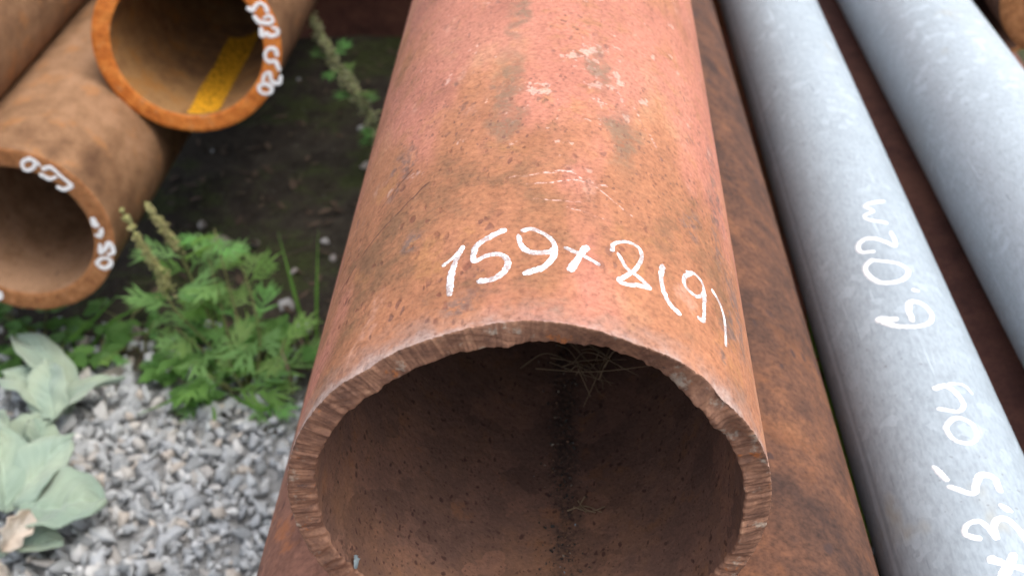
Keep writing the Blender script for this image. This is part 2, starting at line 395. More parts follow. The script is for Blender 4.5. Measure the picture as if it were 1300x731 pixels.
def groundmat():
    s = NT('soil_and_moss'); o = s.obj
    n1 = s.noise(o, 5, 5, .6); n2 = s.noise(o, 38, 4, .7); n3 = s.noise(o, 260, 4, .65)
    c = s.ramp(s.math('ADD', s.math('MULTIPLY', n2, .6), s.math('MULTIPLY', n3, .4)), [(.34, (.020, .016, .012)), (.5, (.042, .034, .025)), (.66, (.080, .066, .050))])
    ms = s.math('ADD', s.math('MULTIPLY', s.noise(o, 7, 4, .6), .6), s.math('MULTIPLY', n2, .4))
    c = s.mix(s.math('MULTIPLY', s.mr(ms, .47, .60), .75), c, s.ramp(n3, [(.35, (.018, .026, .006)), (.62, (.055, .072, .018))]))
    pale = s.mr(s.noise(s.map(o, (1, 1, 1), (.3, .3, 0)), 120, 4, .7), .64, .7)
    c = s.mix(s.math('MULTIPLY', pale, .5), c, (.20, .18, .155))
    xy = s.sep(o); e = s.math('ADD', xy[1], s.math('MULTIPLY', s.math('SUBTRACT', n2, .5), .12))
    c = s.mix(s.math('MULTIPLY', s.mr(e, .79, .73), s.mr(xy[0], -.06, -.12)), c, s.ramp(n3, [(.35, (.20, .20, .20)), (.6, (.34, .34, .335))]))
    h = s.noise(o, 90, 4, .7)
    return s.done(s.bsdf(c, .92, 0, .2, s.bump(h, .9, .004)))

M = {}
M['main_outer'] = main_outer(); M['main_bore'] = main_bore()
M['main_cut'] = cut_face('flame_cut_steel', [(.30, (.075, .036, .024)), (.44, (.140, .068, .043)), (.58, (.21, .104, .063)), (.74, (.30, .17, .105))], 1.0)
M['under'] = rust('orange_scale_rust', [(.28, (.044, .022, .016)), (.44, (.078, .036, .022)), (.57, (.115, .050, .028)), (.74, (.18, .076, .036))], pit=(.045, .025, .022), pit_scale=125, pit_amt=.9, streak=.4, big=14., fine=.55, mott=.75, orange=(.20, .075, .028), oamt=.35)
M['under2'] = rust('red_brown_rust', [(.30, (.12, .052, .036)), (.44, (.21, .092, .060)), (.57, (.28, .125, .082)), (.72, (.36, .17, .105))], pit=(.07, .03, .025), pit_scale=170, streak=.5, orange=(.36, .12, .04), oamt=.6)
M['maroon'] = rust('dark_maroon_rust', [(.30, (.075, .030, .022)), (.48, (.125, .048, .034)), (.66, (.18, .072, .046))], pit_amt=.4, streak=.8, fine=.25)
M['tan'] = rust('dusty_tan_rust', [(.28, (.095, .046, .022)), (.44, (.175, .092, .045)), (.58, (.245, .134, .069)), (.74, (.32, .18, .10))], pit=(.13, .07, .04), pit_amt=.5, pit_scale=90, streak=.6, fine=.2, orange=(.34, .14, .04), oamt=.45, mott=.48)
M['tan_bore'] = rust('brown_bore_rust', [(.30, (.12, .058, .026)), (.46, (.21, .104, .040)), (.62, (.28, .15, .058))], pit_amt=.4, pit_scale=110, streak=.5, fine=.25, orange=(.30, .12, .02), oamt=.6)
M['grey_bore'] = rust('grey_brown_bore_rust', [(.30, (.18, .096, .048)), (.46, (.26, .145, .078)), (.62, (.33, .195, .115))], pit_amt=.4, pit_scale=110, streak=.5, fine=.25)
M['tan_cut'] = cut_face('orange_sawn_end', [(.30, (.30, .078, .012)), (.48, (.52, .150, .022)), (.64, (.64, .23, .045)), (.8, (.68, .32, .10))], .15, (.50, .24, .09))
M['tan_cut2'] = cut_face('brown_sawn_end', [(.30, (.17, .065, .022)), (.48, (.28, .115, .04)), (.64, (.38, .17, .07)), (.8, (.5, .26, .12))], .15, (.42, .2, .08))
M['zinc'] = zinc('galvanised_zinc', (.305, .352, .386), seam=-.051); M['zinc2'] = zinc('weathered_zinc', (.35, .40, .434))
M['white'] = paint('white_marker_paint', (.78, .75, .765), .475, .38)
M['white2'] = paint('solid_white_paint', (.84, .84, .85), .2)
M['yellow'] = paint('yellow_marking_paint', (.70, .33, .012), .42, .4)
M['mug'] = leafmat('mugwort_green', (.10, .26, .085), (.19, .38, .145), .42)
M['spike'] = leafmat('dry_flower_heads', (.30, .31, .13), (.44, .41, .22), .15, .8)
M['spike2'] = leafmat('grey_flower_heads', (.34, .38, .21), (.48, .49, .30), .15, .8)
M['stem'] = leafmat('plant_stem', (.16, .19, .06), (.24, .22, .10), .1, .7)
M['pale'] = leafmat('felted_pale_leaf', (.25, .33, .245), (.37, .45, .36), .15, .9, .3, .15, 90)
M['grass'] = leafmat('grass_blade', (.06, .17, .025), (.16, .32, .05), .4)
M['bright'] = leafmat('young_grass', (.16, .34, .04), (.26, .46, .07), .5)
M['weed'] = leafmat('weed_green', (.065, .17, .035), (.15, .29, .07), .35)
M['dry'] = leafmat('dry_straw', (.15, .10, .06), (.25, .17, .10), .1, .8)
M['twig'] = leafmat('dead_twig', (.20, .13, .085), (.30, .21, .15), 0.02, .85)
M['dead'] = leafmat('withered_leaf', (.50, .42, .35), (.60, .54, .47), .2, .85)
M['scrap'] = leafmat('grey_scrap', (.16, .20, .215), (.24, .28, .29), .1, .8)
M['stone'] = stonemat(); M['ground'] = groundmat()

# ------------------------------------------------------------------ ground
def axis_steps(lo, hi, step, far):
    a = list(np.arange(lo, hi + 1e-6, step)); d = step
    x = hi
    while x < far: d *= 1.35; x += d; a.append(x)
    d = step; x = lo
    while x > -far: d *= 1.35; x -= d; a.insert(0, x)
    return np.array(a)
gx, gy = axis_steps(-1.0, .8, .0125, 400), axis_steps(0.0, 1.8, .0125, 400)
def ground_z(x, y):
    k = np.exp(-((x / 3) ** 2 + (y / 4) ** 2))
    z = .004 * np.sin(9 * x + 2) * np.sin(7 * y) + .003 * np.sin(23 * x + 5 * y) + .002 * np.sin(41 * y - 17 * x + 1) + .0012 * np.sin(90 * x + 40 * y) * np.sin(75 * y - 20 * x)
    return z * k - .002
X, Y = np.meshgrid(gx, gy)
ground = link('ground', mesh('ground', np.stack([X, Y, ground_z(X, Y)], -1).reshape(-1, 3), grid_faces(len(gx), len(gy))), M['ground'])
tag(ground, 'dark mossy soil under and between the stacked pipes', kind='structure')

# ------------------------------------------------------------------ pipes
def lathe(parent, name, prof, nth, mat, flip=False, uvR=None, shear=None):
    """prof(theta) -> list of (radius, along) arrays from one end of the profile to the other"""
    th = np.linspace(-np.pi, np.pi, nth + 1)
    rows = prof(th)
    V = np.stack([np.stack([r * np.sin(th), s + 0 * th, r * np.cos(th)], -1) for r, s in rows]).reshape(-1, 3)
    if uvR is None: uv = np.stack([np.stack([th * .075, np.full_like(th, i / (len(rows) - 1))], -1) for i in range(len(rows))]).reshape(-1, 2)
    if shear is not None: uv[:, 0] = np.concatenate([shear(th, i / (len(rows) - 1)) * .075 for i in range(len(rows))])
    if uvR is not None: uv = np.stack([np.stack([th * uvR, s + 0 * th], -1) for r, s in rows]).reshape(-1, 2)
    return link(name, mesh(name, V, grid_faces(nth + 1, len(rows), flip=flip), uv), mat, parent)

def rings(L, first, grow=1.12, cap=.08):
    s, d = [0.0], first
    while s[-1] < L: s.append(s[-1] + d); d = min(d * grow, cap)
    s[-1] = L
    return s

def pipe(name, label, R, t, end, yaw, pit, L, mats, skew=(0, 0), nth=160, seed=1, rag=.0004, group=None):
    """end = centre of the near end, relative to the camera; skew tilts the near cut"""
    root = empty(name, (end[0], end[1], end[2] + ZC), (pit, 0, -yaw))
    tag(root, label, 'pipe', group)
    nz = rnoise(seed, (5, 17, 50), (rag, rag * .6, rag * .4)); nz2 = rnoise(seed + 9, (5, 19, 60), (rag, rag * .7, rag * .5))
    cut = lambda th, r: r * (skew[0] * np.sin(th) + skew[1] * np.cos(th))
    bev = .0007
    so = lambda th: cut(th, R) + nz(th); si = lambda th: cut(th, R - t) + nz2(th)
    st = rings(L, .01)
    fade = lambda s: max(0, 1 - s / .15)
    lathe(root, 'outer_wall', lambda th: [(np.full_like(th, R), s + (so(th) + bev) * fade(s)) for s in st], nth, mats[0], True, R)
    lathe(root, 'bore', lambda th: [(np.full_like(th, R - t), s + (si(th) + bev) * fade(s)) for s in st], nth, mats[1], False, R - t)
    lathe(root, 'cut_end', lambda th: [(np.full_like(th, R - t), si(th) + bev)] + [((R - t) + bev + (t - 2 * bev) * q, si(th) * (1 - q) + so(th) * q) for q in (0, .25, .5, .75, 1)] + [(np.full_like(th, R), so(th) + bev)], nth, mats[2], False)
    return root

# --- the pipe in front: ragged flame-cut end
MR, MRI = .0795, .0705
main = empty('rusty_pipe', (-.00698, .25625, ZC - .29623))
tag(main, 'salmon-red rusty pipe with ragged flame-cut end, marked 159x8(9) in white', 'pipe')
ko = np.array([(-180, 0), (-150, .4), (-130, -.4), (-116, -.85), (-104, 0), (-95, -.2), (-85, -1.2), (-73, -1.4), (-60, -1.8), (-48, -2.2), (-42, -2.9), (-36, -2.6), (-30, -1.9), (-20, -1.3), (-12, .1), (-7, 1.0), (0, 1.8), (11, 1.5), (22, .1), (32, 1.0), (41, .8), (47, -.8), (52, -2.0), (58, -.8), (64, .6), (76, 1.4), (97, 2.0), (111, 1.6), (140, .5), (180, 0)])
ki = np.array([(-180, 0), (-150, .6), (-121, .6), (-110, -1.2), (-102, 1.2), (-91, .6), (-80, 0), (-61, -1.5), (-47, -2.3), (-37, -2.4), (-26, -1.4), (-20, .4), (-5, .5), (3, 3.0), (13, 4.2), (20, 5.3), (28, 5.0), (36, 4.2), (41, 1.5), (46, -1.8), (50, -1.0), (54, 1.0), (65, 1.8), (77, .8), (95, -2.0), (106, -.4), (140, .3), (180, 0)])
def knots(k, th):
    d = np.degrees(th); e = np.linspace(-180, 180, 721); v = np.interp(e, k[:, 0], k[:, 1])
    w = np.hanning(9); w /= w.sum(); v = np.convolve(np.pad(v, 4, 'wrap'), w, 'valid')
    return np.interp(d, e, v) * .001
n_o = rnoise(3, (20, 60, 150, 320), (.00018, .00022, .00016, .00009)); n_i = rnoise(4, (20, 60, 140, 300), (.0003, .00035, .00022, .0001))
n_ri = rnoise(5, (12, 45, 110), (.0003, .00025, .00015)); n_ro = rnoise(6, (30, 90, 200), (.00010, .00012, .00008))
sc_a = rnoise(8, (16, 30, 52), (.6, .9, .5)); sc_b = rnoise(9, (80, 140, 240), (.4, .4, .3)); am = rnoise(10, (3, 6, 11), (.5, .6, .5))
s_o = lambda th: knots(ko, th) + n_o(th)
s_i = lambda th: knots(ki, th) + n_i(th)
g_ = lambda th, c, w: np.exp(-((np.degrees(th) - c) / w) ** 2)
r_i = lambda th: MRI + n_ri(th) + .0009 * g_(th, 48, 4) - .0010 * g_(th, 54, 3)
r_o = lambda th: MR - np.abs(n_ro(th)) - .0010 * g_(th, 47, 3) - .0006 * g_(th, -38, 4)
NTH = 1440
slant_of = lambda th, q: th + (.05 + .30 * np.exp(-((th + .25) / .75) ** 2)) * (q - .5) + .03 * np.sin(q * 3) * np.sin(3 * th)
def face_prof(th):
    rows = [(r_i(th), s_i(th) + .0012)]
    n = 15
    strength = (.12 + .95 * np.clip(am(th) + .35, 0, 1.1)) * (.55 + .9 / (1 + np.exp(-(np.abs(np.degrees(th)) - 62) / 8)))
    for k in range(n):
        q = k / (n - 1)
        slant = slant_of(th, q)
        w = np.clip(min(q, 1 - q) * 7, .25, 1)
        g = (.00060 * (1 - np.abs(sc_a(slant))) + .00008 * sc_b(slant)) * strength * w
        s = s_i(th) * (1 - q) + s_o(th) * q - g + .0004
        s = s - .0022 * g_(th, 53, 4) * math.exp(-((q - .15) / .25) ** 2) + .0012 * g_(th, 47.5, 2.2) * q + .0016 * g_(th, 60, 3) * math.exp(-((q - .5) / .3) ** 2)
        rows.append((r_i(th) + .0003 + (r_o(th) - r_i(th) - .0006) * q, s))
    rows.append((r_o(th), s_o(th) + .0006))
    return rows
fr = face_prof
lathe(main, 'cut_end', fr, NTH, M['main_cut'], shear=slant_of)
st = rings(6.0, .0012, 1.07, .10)
dent = rnoise(12, (3, 7), (.0002, .00015))
def out_prof(th):
    rows = []
    for s in st:
        k = math.exp(-s / .004)
        fade = max(0, 1 - s / .09)
        rows.append((MR - (MR - r_o(th)) * k + dent(th + s) * min(1, s / .05), s + (s_o(th) + .0006) * fade))
    return rows
lathe(main, 'outer_wall', out_prof, 720, M['main_outer'], True, MR)
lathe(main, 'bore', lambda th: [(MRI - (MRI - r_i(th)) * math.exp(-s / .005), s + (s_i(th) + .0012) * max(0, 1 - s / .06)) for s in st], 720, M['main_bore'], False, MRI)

# --- painted writing
def ribbon(pts, w, place, lift, seed):
    """a brush stroke: a thin raised ribbon laid on a surface by place(a, b, height)"""
    P = np.asarray(pts, float)
    L = np.linalg.norm(np.diff(P, axis=0), axis=1).sum()
    n = max(10, int(L / (w * .16)))
    C = catmull(P, n)
    T = np.gradient(C, axis=0); T /= np.linalg.norm(T, axis=1)[:, None] + 1e-12
    C = np.vstack([C[0] - T[0] * w * .45, C[0] - T[0] * w * .3, C[0] - T[0] * w * .12, C, C[-1] + T[-1] * w * .12, C[-1] + T[-1] * w * .3, C[-1] + T[-1] * w * .45])
    T = np.vstack([T[:1]] * 3 + [T] + [T[-1:]] * 3)
    N = np.stack([-T[:, 1], T[:, 0]], 1)
    g = np.random.RandomState(seed); n = len(C)
    sm = lambda a: np.convolve(np.pad(a, 1, 'edge'), [.25, .5, .25], 'valid')
    pr_ = 1 + .16 * np.sin(np.linspace(0, g.uniform(4, 9), n) + g.uniform(0, 6)) - .10 * np.linspace(0, 1, n)
    wl = pr_ * w / 2 * (1 + .20 * sm(g.normal(0, .6, n)) + .08 * g.normal(0, .6, n)); wr = pr_ * w / 2 * (1 + .20 * sm(g.normal(0, .6, n)) + .08 * g.normal(0, .6, n))
    end = np.ones(n); end[:3] = (.35, .70, .9); end[-3:] = (.9, .70, .35)
    wl *= end; wr *= end
    rows = []
    for q in np.linspace(-1, 1, 7):
        off = np.where(q < 0, wl * q, wr * q)
        p = C + N * off[:, None]
        h = lift + .00010 * (1 - abs(q) ** 3) - (.00016 if abs(q) > .99 else 0)
        rows.append(place(p[:, 0], p[:, 1], h))
    V = np.stack(rows, 1).reshape(-1, 3)
    return V, grid_faces(7, n)

def on_pipe(R): return lambda a, b, h: np.stack([(R + h) * np.sin(a / R), b, (R + h) * np.cos(a / R)], -1)
def on_end(sk): return lambda a, b, h: np.stack([a, sk[0] * a + sk[1] * b - h - .0004, b], -1)

def writing(parent, chars, names, place, mat, seed, lift=.00012, wf=1.22):
    for ci, (strokes, nm) in enumerate(zip(chars, names)):
        V, F = join([ribbon(p, w * wf, place, lift + .00007 * i, seed + 17 * ci + i) for i, (p, w) in enumerate(strokes)])
        o = link('painted_mark', mesh('painted_mark', V, F), mat, parent)
        o['label'] = 'white hand-painted %s' % nm

TEXT_MAIN = [[[[[-0.02911,0.03422],[-0.02646,0.03668],[-0.02344,0.04123]],0.00125],[[[-0.02344,0.04123],[-0.02533,0.03335],[-0.02592,0.02675],[-0.02551,0.01822]],0.00183]],[[[[-0.01034,0.04765],[-0.01427,0.04499],[-0.01838,0.04136],[-0.01925,0.03709],[-0.0187,0.03289],[-0.0148,0.03501],[-0.01055,0.03468],[-0.00806,0.03065],[-0.00893,0.02582],[-0.01211,0.02258],[-0.01621,0.02212]],0.00191]],[[[[-0.00384,0.04715],[-0.00115,0.04783],[0.00279,0.04542],[0.00557,0.04182],[0.0062,0.03702],[0.0023,0.03541],[-0.00187,0.03583],[-0.00429,0.0393],[-0.00525,0.04389]],0.00183],[[[0.00604,0.03738],[0.00575,0.03292],[0.00324,0.02827],[0.00033,0.02621],[-0.0022,0.02468]],0.00208]],[[[[0.0162,0.04068],[0.0141,0.03533],[0.01147,0.02807]],0.00233],[[[0.01,0.03875],[0.01449,0.0367],[0.02009,0.03354]],0.00158]],[[[[0.0249,0.0428],[0.02564,0.04654],[0.03014,0.05005],[0.03449,0.04927],[0.03534,0.0443],[0.03294,0.03713],[0.02956,0.03193],[0.02683,0.02815],[0.02941,0.02747],[0.03364,0.02924],[0.03731,0.03044],[0.03382,0.03352],[0.02969,0.03598],[0.0271,0.04166]],0.00158]],[[[[0.04329,0.0451],[0.04231,0.03867],[0.04307,0.03176],[0.04509,0.02711],[0.04829,0.02524]],0.002]],[[[[0.056,0.05176],[0.05249,0.04643],[0.05279,0.04156],[0.05769,0.0409],[0.06167,0.04646],[0.06132,0.05157],[0.05787,0.05302],[0.05421,0.05073]],0.0015],[[[0.0619,0.04628],[0.06092,0.03848],[0.05973,0.03073],[0.05732,0.02955]],0.00158]],[[[[0.06737,0.05274],[0.07115,0.04932],[0.07293,0.0422],[0.07119,0.02842]],0.00133]]]
TEXT_G1 = [[[[[0.00806,0.16662],[-0.00127,0.16261],[-0.00437,0.15938],[-0.00056,0.15452],[-0.00663,0.1502],[-0.00433,0.14527],[0.00416,0.14286]],0.00153]],[[[[0.00465,0.13287],[0.00471,0.12388],[0.00303,0.11977],[-0.00087,0.12326],[-0.00587,0.12694],[-0.01153,0.12761],[-0.01573,0.12329],[-0.01513,0.11709],[-0.00896,0.1151]],0.00193]],[[[[-0.01164,0.10784],[-0.01613,0.10292],[-0.01527,0.09354],[-0.01009,0.0865],[-0.0012,0.08691],[0.00515,0.09538],[0.00231,0.10184],[-0.00601,0.10515],[-0.01164,0.10784]],0.00203]],[[[[0.00386,0.07913],[0.00559,0.07873]],0.00183]],[[[[-0.01822,0.05873],[-0.01548,0.05729],[-0.0113,0.0559]],0.00366],[[[-0.01699,0.05539],[-0.0108,0.04977],[-0.0018,0.04817],[0.00549,0.05237],[0.00814,0.06051],[0.00516,0.06732],[-7e-05,0.0685],[-0.00296,0.06273],[-0.00327,0.05296]],0.00224]],[[[[-0.00526,0.00195],[0.00021,0.00343],[0.00404,-0.00214],[0.00484,-0.00929],[0.00073,-0.01406],[-0.00678,-0.01202]],0.00214],[[[0.00176,0.00503],[0.00918,0.00544],[0.01196,0.00044]],0.00086]],[[[[-0.00299,-0.0189],[-0.00706,-0.02441],[-0.00552,-0.0324],[0.00039,-0.03453],[0.00498,-0.02981],[0.00526,-0.02233],[0.00114,-0.01847],[-0.00299,-0.0189]],0.002]],[[[[-0.0178,-0.04589],[-0.01457,-0.05472]],0.002]],[[[[-0.01441,-0.05886],[-0.00668,-0.06449],[-0.00349,-0.05833],[3e-05,-0.05393],[0.00481,-0.05525],[0.00514,-0.06258]],0.00243]],[[[[0.00323,-0.07158],[0.0058,-0.07356]],0.00257]],[[[[-0.01091,-0.08831],[-0.01526,-0.08473],[-0.01346,-0.08039],[-0.00846,-0.07956],[-0.00554,-0.08387],[-0.00437,-0.08879],[-0.00347,-0.08289],[-0.00047,-0.07884],[0.00369,-0.07936],[0.0064,-0.08463],[0.00781,-0.08994]],0.00243]],[[[[-0.00916,-0.0993],[-0.00355,-0.10281],[0.00376,-0.10556]],0.003],[[[-0.00054,-0.09827],[-0.00436,-0.10398],[-0.0086,-0.11024]],0.00329]]]
TEXT_U = [[[[[0.0541,0.03095],[0.05739,0.02937],[0.06077,0.03338],[0.06443,0.03534],[0.06806,0.03224],[0.06917,0.02846]],0.00437]],[[[[0.05829,0.02374],[0.06183,0.01957],[0.06962,0.01789],[0.07285,0.02041],[0.07077,0.02455],[0.06662,0.02278]],0.00437]],[[[[0.06269,0.01336],[0.06284,0.00795],[0.06678,0.00934],[0.06978,0.0072],[0.0752,0.00846],[0.07626,0.01229],[0.07273,0.01401]],0.00437]],[[[[0.07352,-0.00939],[0.07248,-0.00439],[0.06771,-0.00367],[0.0641,-0.00763],[0.06407,-0.01294],[0.06688,-0.01534]],0.00416]],[[[[0.06688,-0.01534],[0.07165,-0.01522],[0.07434,-0.02224]],0.00457]],[[[[0.05972,-0.03116],[0.06229,-0.02579],[0.0664,-0.02543],[0.06645,-0.0302],[0.06863,-0.03405],[0.07357,-0.03382],[0.0753,-0.02841]],0.00437]],[[[[0.06665,-0.03871],[0.0624,-0.03502],[0.05718,-0.03601],[0.05571,-0.04036],[0.05999,-0.04374],[0.06523,-0.04274],[0.06665,-0.03871]],0.00437]]]
TEXT_L = [[[[[0.02392,0.06733],[0.01907,0.06465],[0.01783,0.05932],[0.02206,0.0572],[0.02717,0.06097],[0.02779,0.06576],[0.02392,0.06733]],0.00458],[[[0.02861,0.06523],[0.03118,0.06205]],0.00357]],[[[[0.03372,0.05865],[0.03962,0.05974],[0.0456,0.05247],[0.05015,0.04708],[0.05227,0.04361],[0.04585,0.0403],[0.04147,0.04214]],0.00428],[[[0.03067,0.05348],[0.03647,0.04973],[0.04157,0.05137]],0.00428]],[[[[0.06328,0.01278],[0.06507,0.0071],[0.0626,0.00937]],0.00611],[[[0.0683,0.00369],[0.06549,-0.00322],[0.06326,-0.00208]],0.00448]],[[[[0.06419,-0.01135],[0.0629,-0.01897],[0.06765,-0.01484],[0.07216,-0.00933],[0.07382,-0.01774],[0.06949,-0.0207]],0.00448]],[[[[0.05806,-0.02847],[0.06285,-0.02429],[0.0687,-0.02485],[0.06959,-0.02959],[0.06399,-0.03381],[0.05947,-0.03144],[0.05806,-0.02847]],0.00448]],[[[[-0.03408,-0.06302],[-0.03046,-0.06486],[-0.02874,-0.05989],[-0.03184,-0.05806]],0.00448]]]
writing(main, TEXT_MAIN, ['digit 1', 'digit 5', 'digit 9', 'multiplication cross', 'digit 8', 'opening bracket', 'digit 9 in brackets', 'closing bracket'], on_pipe(MR), M['white'], 100)

# --- the big pipe underneath, and the galvanised ones to the right
OU, UB, UC = M['under'], M['main_bore'], M['tan_cut2']
def along(p, yaw, pit, y):      # slide a point on an axis (given at y = .4) to another y
    k = (y - p[1]) / math.cos(yaw)
    return (p[0] + math.sin(yaw) * k, y, p[2] + math.sin(pit) * k)
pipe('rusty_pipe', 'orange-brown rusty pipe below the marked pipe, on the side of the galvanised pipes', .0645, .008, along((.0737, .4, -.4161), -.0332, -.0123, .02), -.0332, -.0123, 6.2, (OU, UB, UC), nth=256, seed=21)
pipe('rusty_pipe', 'reddish-brown rusty pipe below the marked pipe, on the side of the gravel', .066, .008, along((-.0627, .4, -.431), .0013, 0, .04), .0013, 0, 6.2, (M['under2'], UB, UC), nth=256, seed=30)
gy_, gp_ = -.0147, -.0398
G1 = pipe('galvanised_pipe', 'grey galvanised pipe with white handwriting 6.02 along it', .038, .0035, along((.1819, .4, -.4088), gy_, gp_, .10), gy_, gp_, 6.0, (M['zinc'], M['zinc2'], M['zinc2']), nth=128, seed=22)
off = .30 / math.cos(gy_)
shift = lambda T: [[([(a, b + off) for a, b in p], w) for p, w in c] for c in T]
writing(G1, shift(TEXT_G1), ['letter m', 'digit 2', 'digit 0', 'decimal point', 'digit 6', 'letter ts', 'letter o', 'dash', 'digit 5', 'decimal point', 'digit 3', 'multiplication cross'], on_pipe(.038), M['white2'], 300, .00015)
pipe('galvanised_pipe', 'unmarked pale galvanised pipe at the right edge of the photo', .0445, .0035, along((.2919, .4, -.3956), -.0149, -.0503, .12), -.0149, -.0503, 6.0, (M['zinc2'], M['zinc2'], M['zinc2']), nth=128, seed=23)
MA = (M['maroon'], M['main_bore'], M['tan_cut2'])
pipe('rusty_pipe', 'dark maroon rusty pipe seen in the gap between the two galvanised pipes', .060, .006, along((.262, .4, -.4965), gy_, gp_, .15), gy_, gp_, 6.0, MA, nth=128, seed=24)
pipe('rusty_pipe', 'thin reddish rusty pipe showing as a sliver beside the lettered galvanised pipe', .020, .004, along((.172, .4, -.470), gy_, gp_, .525), gy_, gp_, 5.6, (M['main_outer'], M['main_bore'], M['tan_cut2']), nth=96, seed=25)
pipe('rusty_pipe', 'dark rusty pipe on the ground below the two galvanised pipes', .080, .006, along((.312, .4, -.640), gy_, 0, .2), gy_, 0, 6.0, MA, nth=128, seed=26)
pipe('rusty_pipe', 'orange-brown pipe end in the top right corner of the photo', .057, .030, (0.4040, 0.8909, -0.3900), -.02, 0, 5.0, (M['under'], M['main_bore'], M['tan_cut2']), nth=128, seed=27)
pipe('rusty_pipe', 'dark pipe directly below the pipe end in the top right corner', .060, .006, (0.4320, 1.1109, -0.5035), -.02, 0, 5.0, MA, nth=96, seed=28)
pipe('rusty_pipe', 'lowest dark pipe on the ground at the far right', .070, .006, (0.4540, 1.1409, -0.6480), -.02, 0, 5.0, MA, nth=96, seed=29)

# --- the stack of thick-walled pipes on the left
TW = (M['tan'], M['tan_bore'], M['tan_cut'])
def skew_of(ny, npit, yaw):     # cut plane with normal (ny, npit) seen in the frame of a level pipe
    n = Vector((math.sin(ny) * math.cos(npit), math.cos(ny) * math.cos(npit), math.sin(npit)))
    r = Vector((math.cos(yaw), -math.sin(yaw), 0)); a = Vector((math.sin(yaw), math.cos(yaw), 0))
    return (-n.dot(r) / n.dot(a), -n.z / n.dot(a))
LY = .04
skU, skL = skew_of(-.0854, -.1193, LY), skew_of(-.04, -.0646, LY)
UE = (-.31486, .8785, -.44771)
PU = pipe('thick_walled_pipe', 'thick-walled tan pipe with bright orange end and yellow stripe inside', .078, .0150, UE, LY, 0, 5.5, TW, skU, 200, 31)
writing(PU, TEXT_U, ['digit 5', 'digit 7', 'digit 2', 'letter C', 'letter t', 'digit 2', 'digit 0'], on_end(skU), M['white2'], 500, .0002, .82)
LE = (-.4353, .7465, -.5497)
PL = pipe('thick_walled_pipe', 'lower thick-walled brown pipe cut off by the left edge, white writing round its rim', .0765, .0165, LE, LY, 0, 5.5, (M['tan'], M['grey_bore'], M['tan_cut2']), skL, 200, 32)
writing(PL, TEXT_L, ['digit 0', 'digit 3', 'letter C', 'digit 2', 'digit 0', 'mark'], on_end(skL), M['white2'], 600, .0002, .82)
pipe('thick_walled_pipe', 'tan pipe crossing the top left corner of the photo', .0765, .015, (-.537, .55, -.43), LY, 0, 5.5, TW, (0, 0), 160, 33)
# yellow paint streak on the inside of the bright-ended pipe
ri = .078 - .0150 - .0002
th = np.radians(np.linspace(163, 189, 15)); ss = np.linspace(0, 1, 60)
g = np.random.RandomState(5)
n0 = np.convolve(g.normal(0, .006, 75), np.hanning(9) / 4, 'same')[:15]; ew = rnoise(77, (4, 9), (.015, .012))
V = []
for k, q in enumerate(ss):
    for j, a in enumerate(th):
        f = (j / 14 - .5) * 2
        aa = a + f * .5 * ew(q * 2.2 + (0 if f > 0 else 3)) + .045 * q
        s = .004 + skU[0] * ri * math.sin(a) + skU[1] * ri * math.cos(a) + q * (.150 + 2.2 * n0[j])
        V.append((ri * math.sin(aa), s, ri * math.cos(aa)))
link('paint_stripe', mesh('paint_stripe', V, grid_faces(15, 60)), M['yellow'], PU)['label'] = 'faded yellow paint stripe inside the pipe'

# --- cross beam that carries the left-hand stack
bm = bmesh.new()
y0 = at(460, 48, 0).y
zt = ZC - .5497 - .0765
for (ya, yb, za, zb) in ((y0, y0 + .010, -.01, zt), (y0 + .0101, y0 + .09, zt - .010, zt - .0005), (y0 + .0101, y0 + .09, -.01, .002)):
    r = bmesh.ops.create_cube(bm, size=1)
    bmesh.ops.scale(bm, vec=(1.30, yb - ya, zb - za), verts=r['verts'])
    bmesh.ops.translate(bm, vec=(-.77, (ya + yb) / 2, (za + zb) / 2), verts=r['verts'])
bmesh.ops.bevel(bm, geom=bm.edges[:], offset=.002, segments=2, affect='EDGES')
me = bpy.data.meshes.new('channel_beam'); bm.to_mesh(me); bm.free()
tag(link('channel_beam', me, M['maroon']), 'dark maroon steel beam lying across at the top, behind the dark soil', 'beam')

# ------------------------------------------------------------------ gravel and stones
def rock_mesh(seed, npts=10, flat=.52):
    g = np.random.RandomState(seed)
    p = g.normal(0, 1, (npts, 3)); p /= np.linalg.norm(p, axis=1)[:, None]
    p *= g.uniform(.82, 1.08, (npts, 1)); p *= np.array([1, g.uniform(.62, .95), g.uniform(flat * .7, flat * 1.15)])
    bm = bmesh.new()
    for q in p: bm.verts.new(q)
    r = bmesh.ops.convex_hull(bm, input=bm.verts[:])
    bmesh.ops.delete(bm, geom=list({e for e in r['geom_interior'] + r['geom_unused'] if isinstance(e, bmesh.types.BMVert)}), context='VERTS')
    bmesh.ops.bevel(bm, geom=bm.edges[:], offset=.03, segments=1, affect='EDGES')
    bmesh.ops.triangulate(bm, faces=bm.faces[:])
    bm.verts.index_update()
    V = np.array([v.co[:] for v in bm.verts]); F = np.array([[v.index for v in f.verts] for f in bm.faces]); bm.free()
    return V, F
ROCKS = [rock_mesh(s) for s in range(14)]
PAL = np.array([(.30, .32, .335), (.38, .40, .41), (.24, .26, .28), (.46, .47, .47), (.34, .36, .38), (.42, .39, .35), (.50, .42, .34), (.28, .31, .32), (.55, .54, .52), (.36, .33, .30), (.20, .22, .235)])
PW = np.array([.17, .17, .12, .12, .13, .06, .035, .08, .05, .03, .035]); PW = PW / PW.sum()
PAL = PAL * .6 + PAL.mean(0) * .4
def tint(g): return PAL[g.choice(len(PAL), p=PW)] * g.uniform(1.15, 1.42)
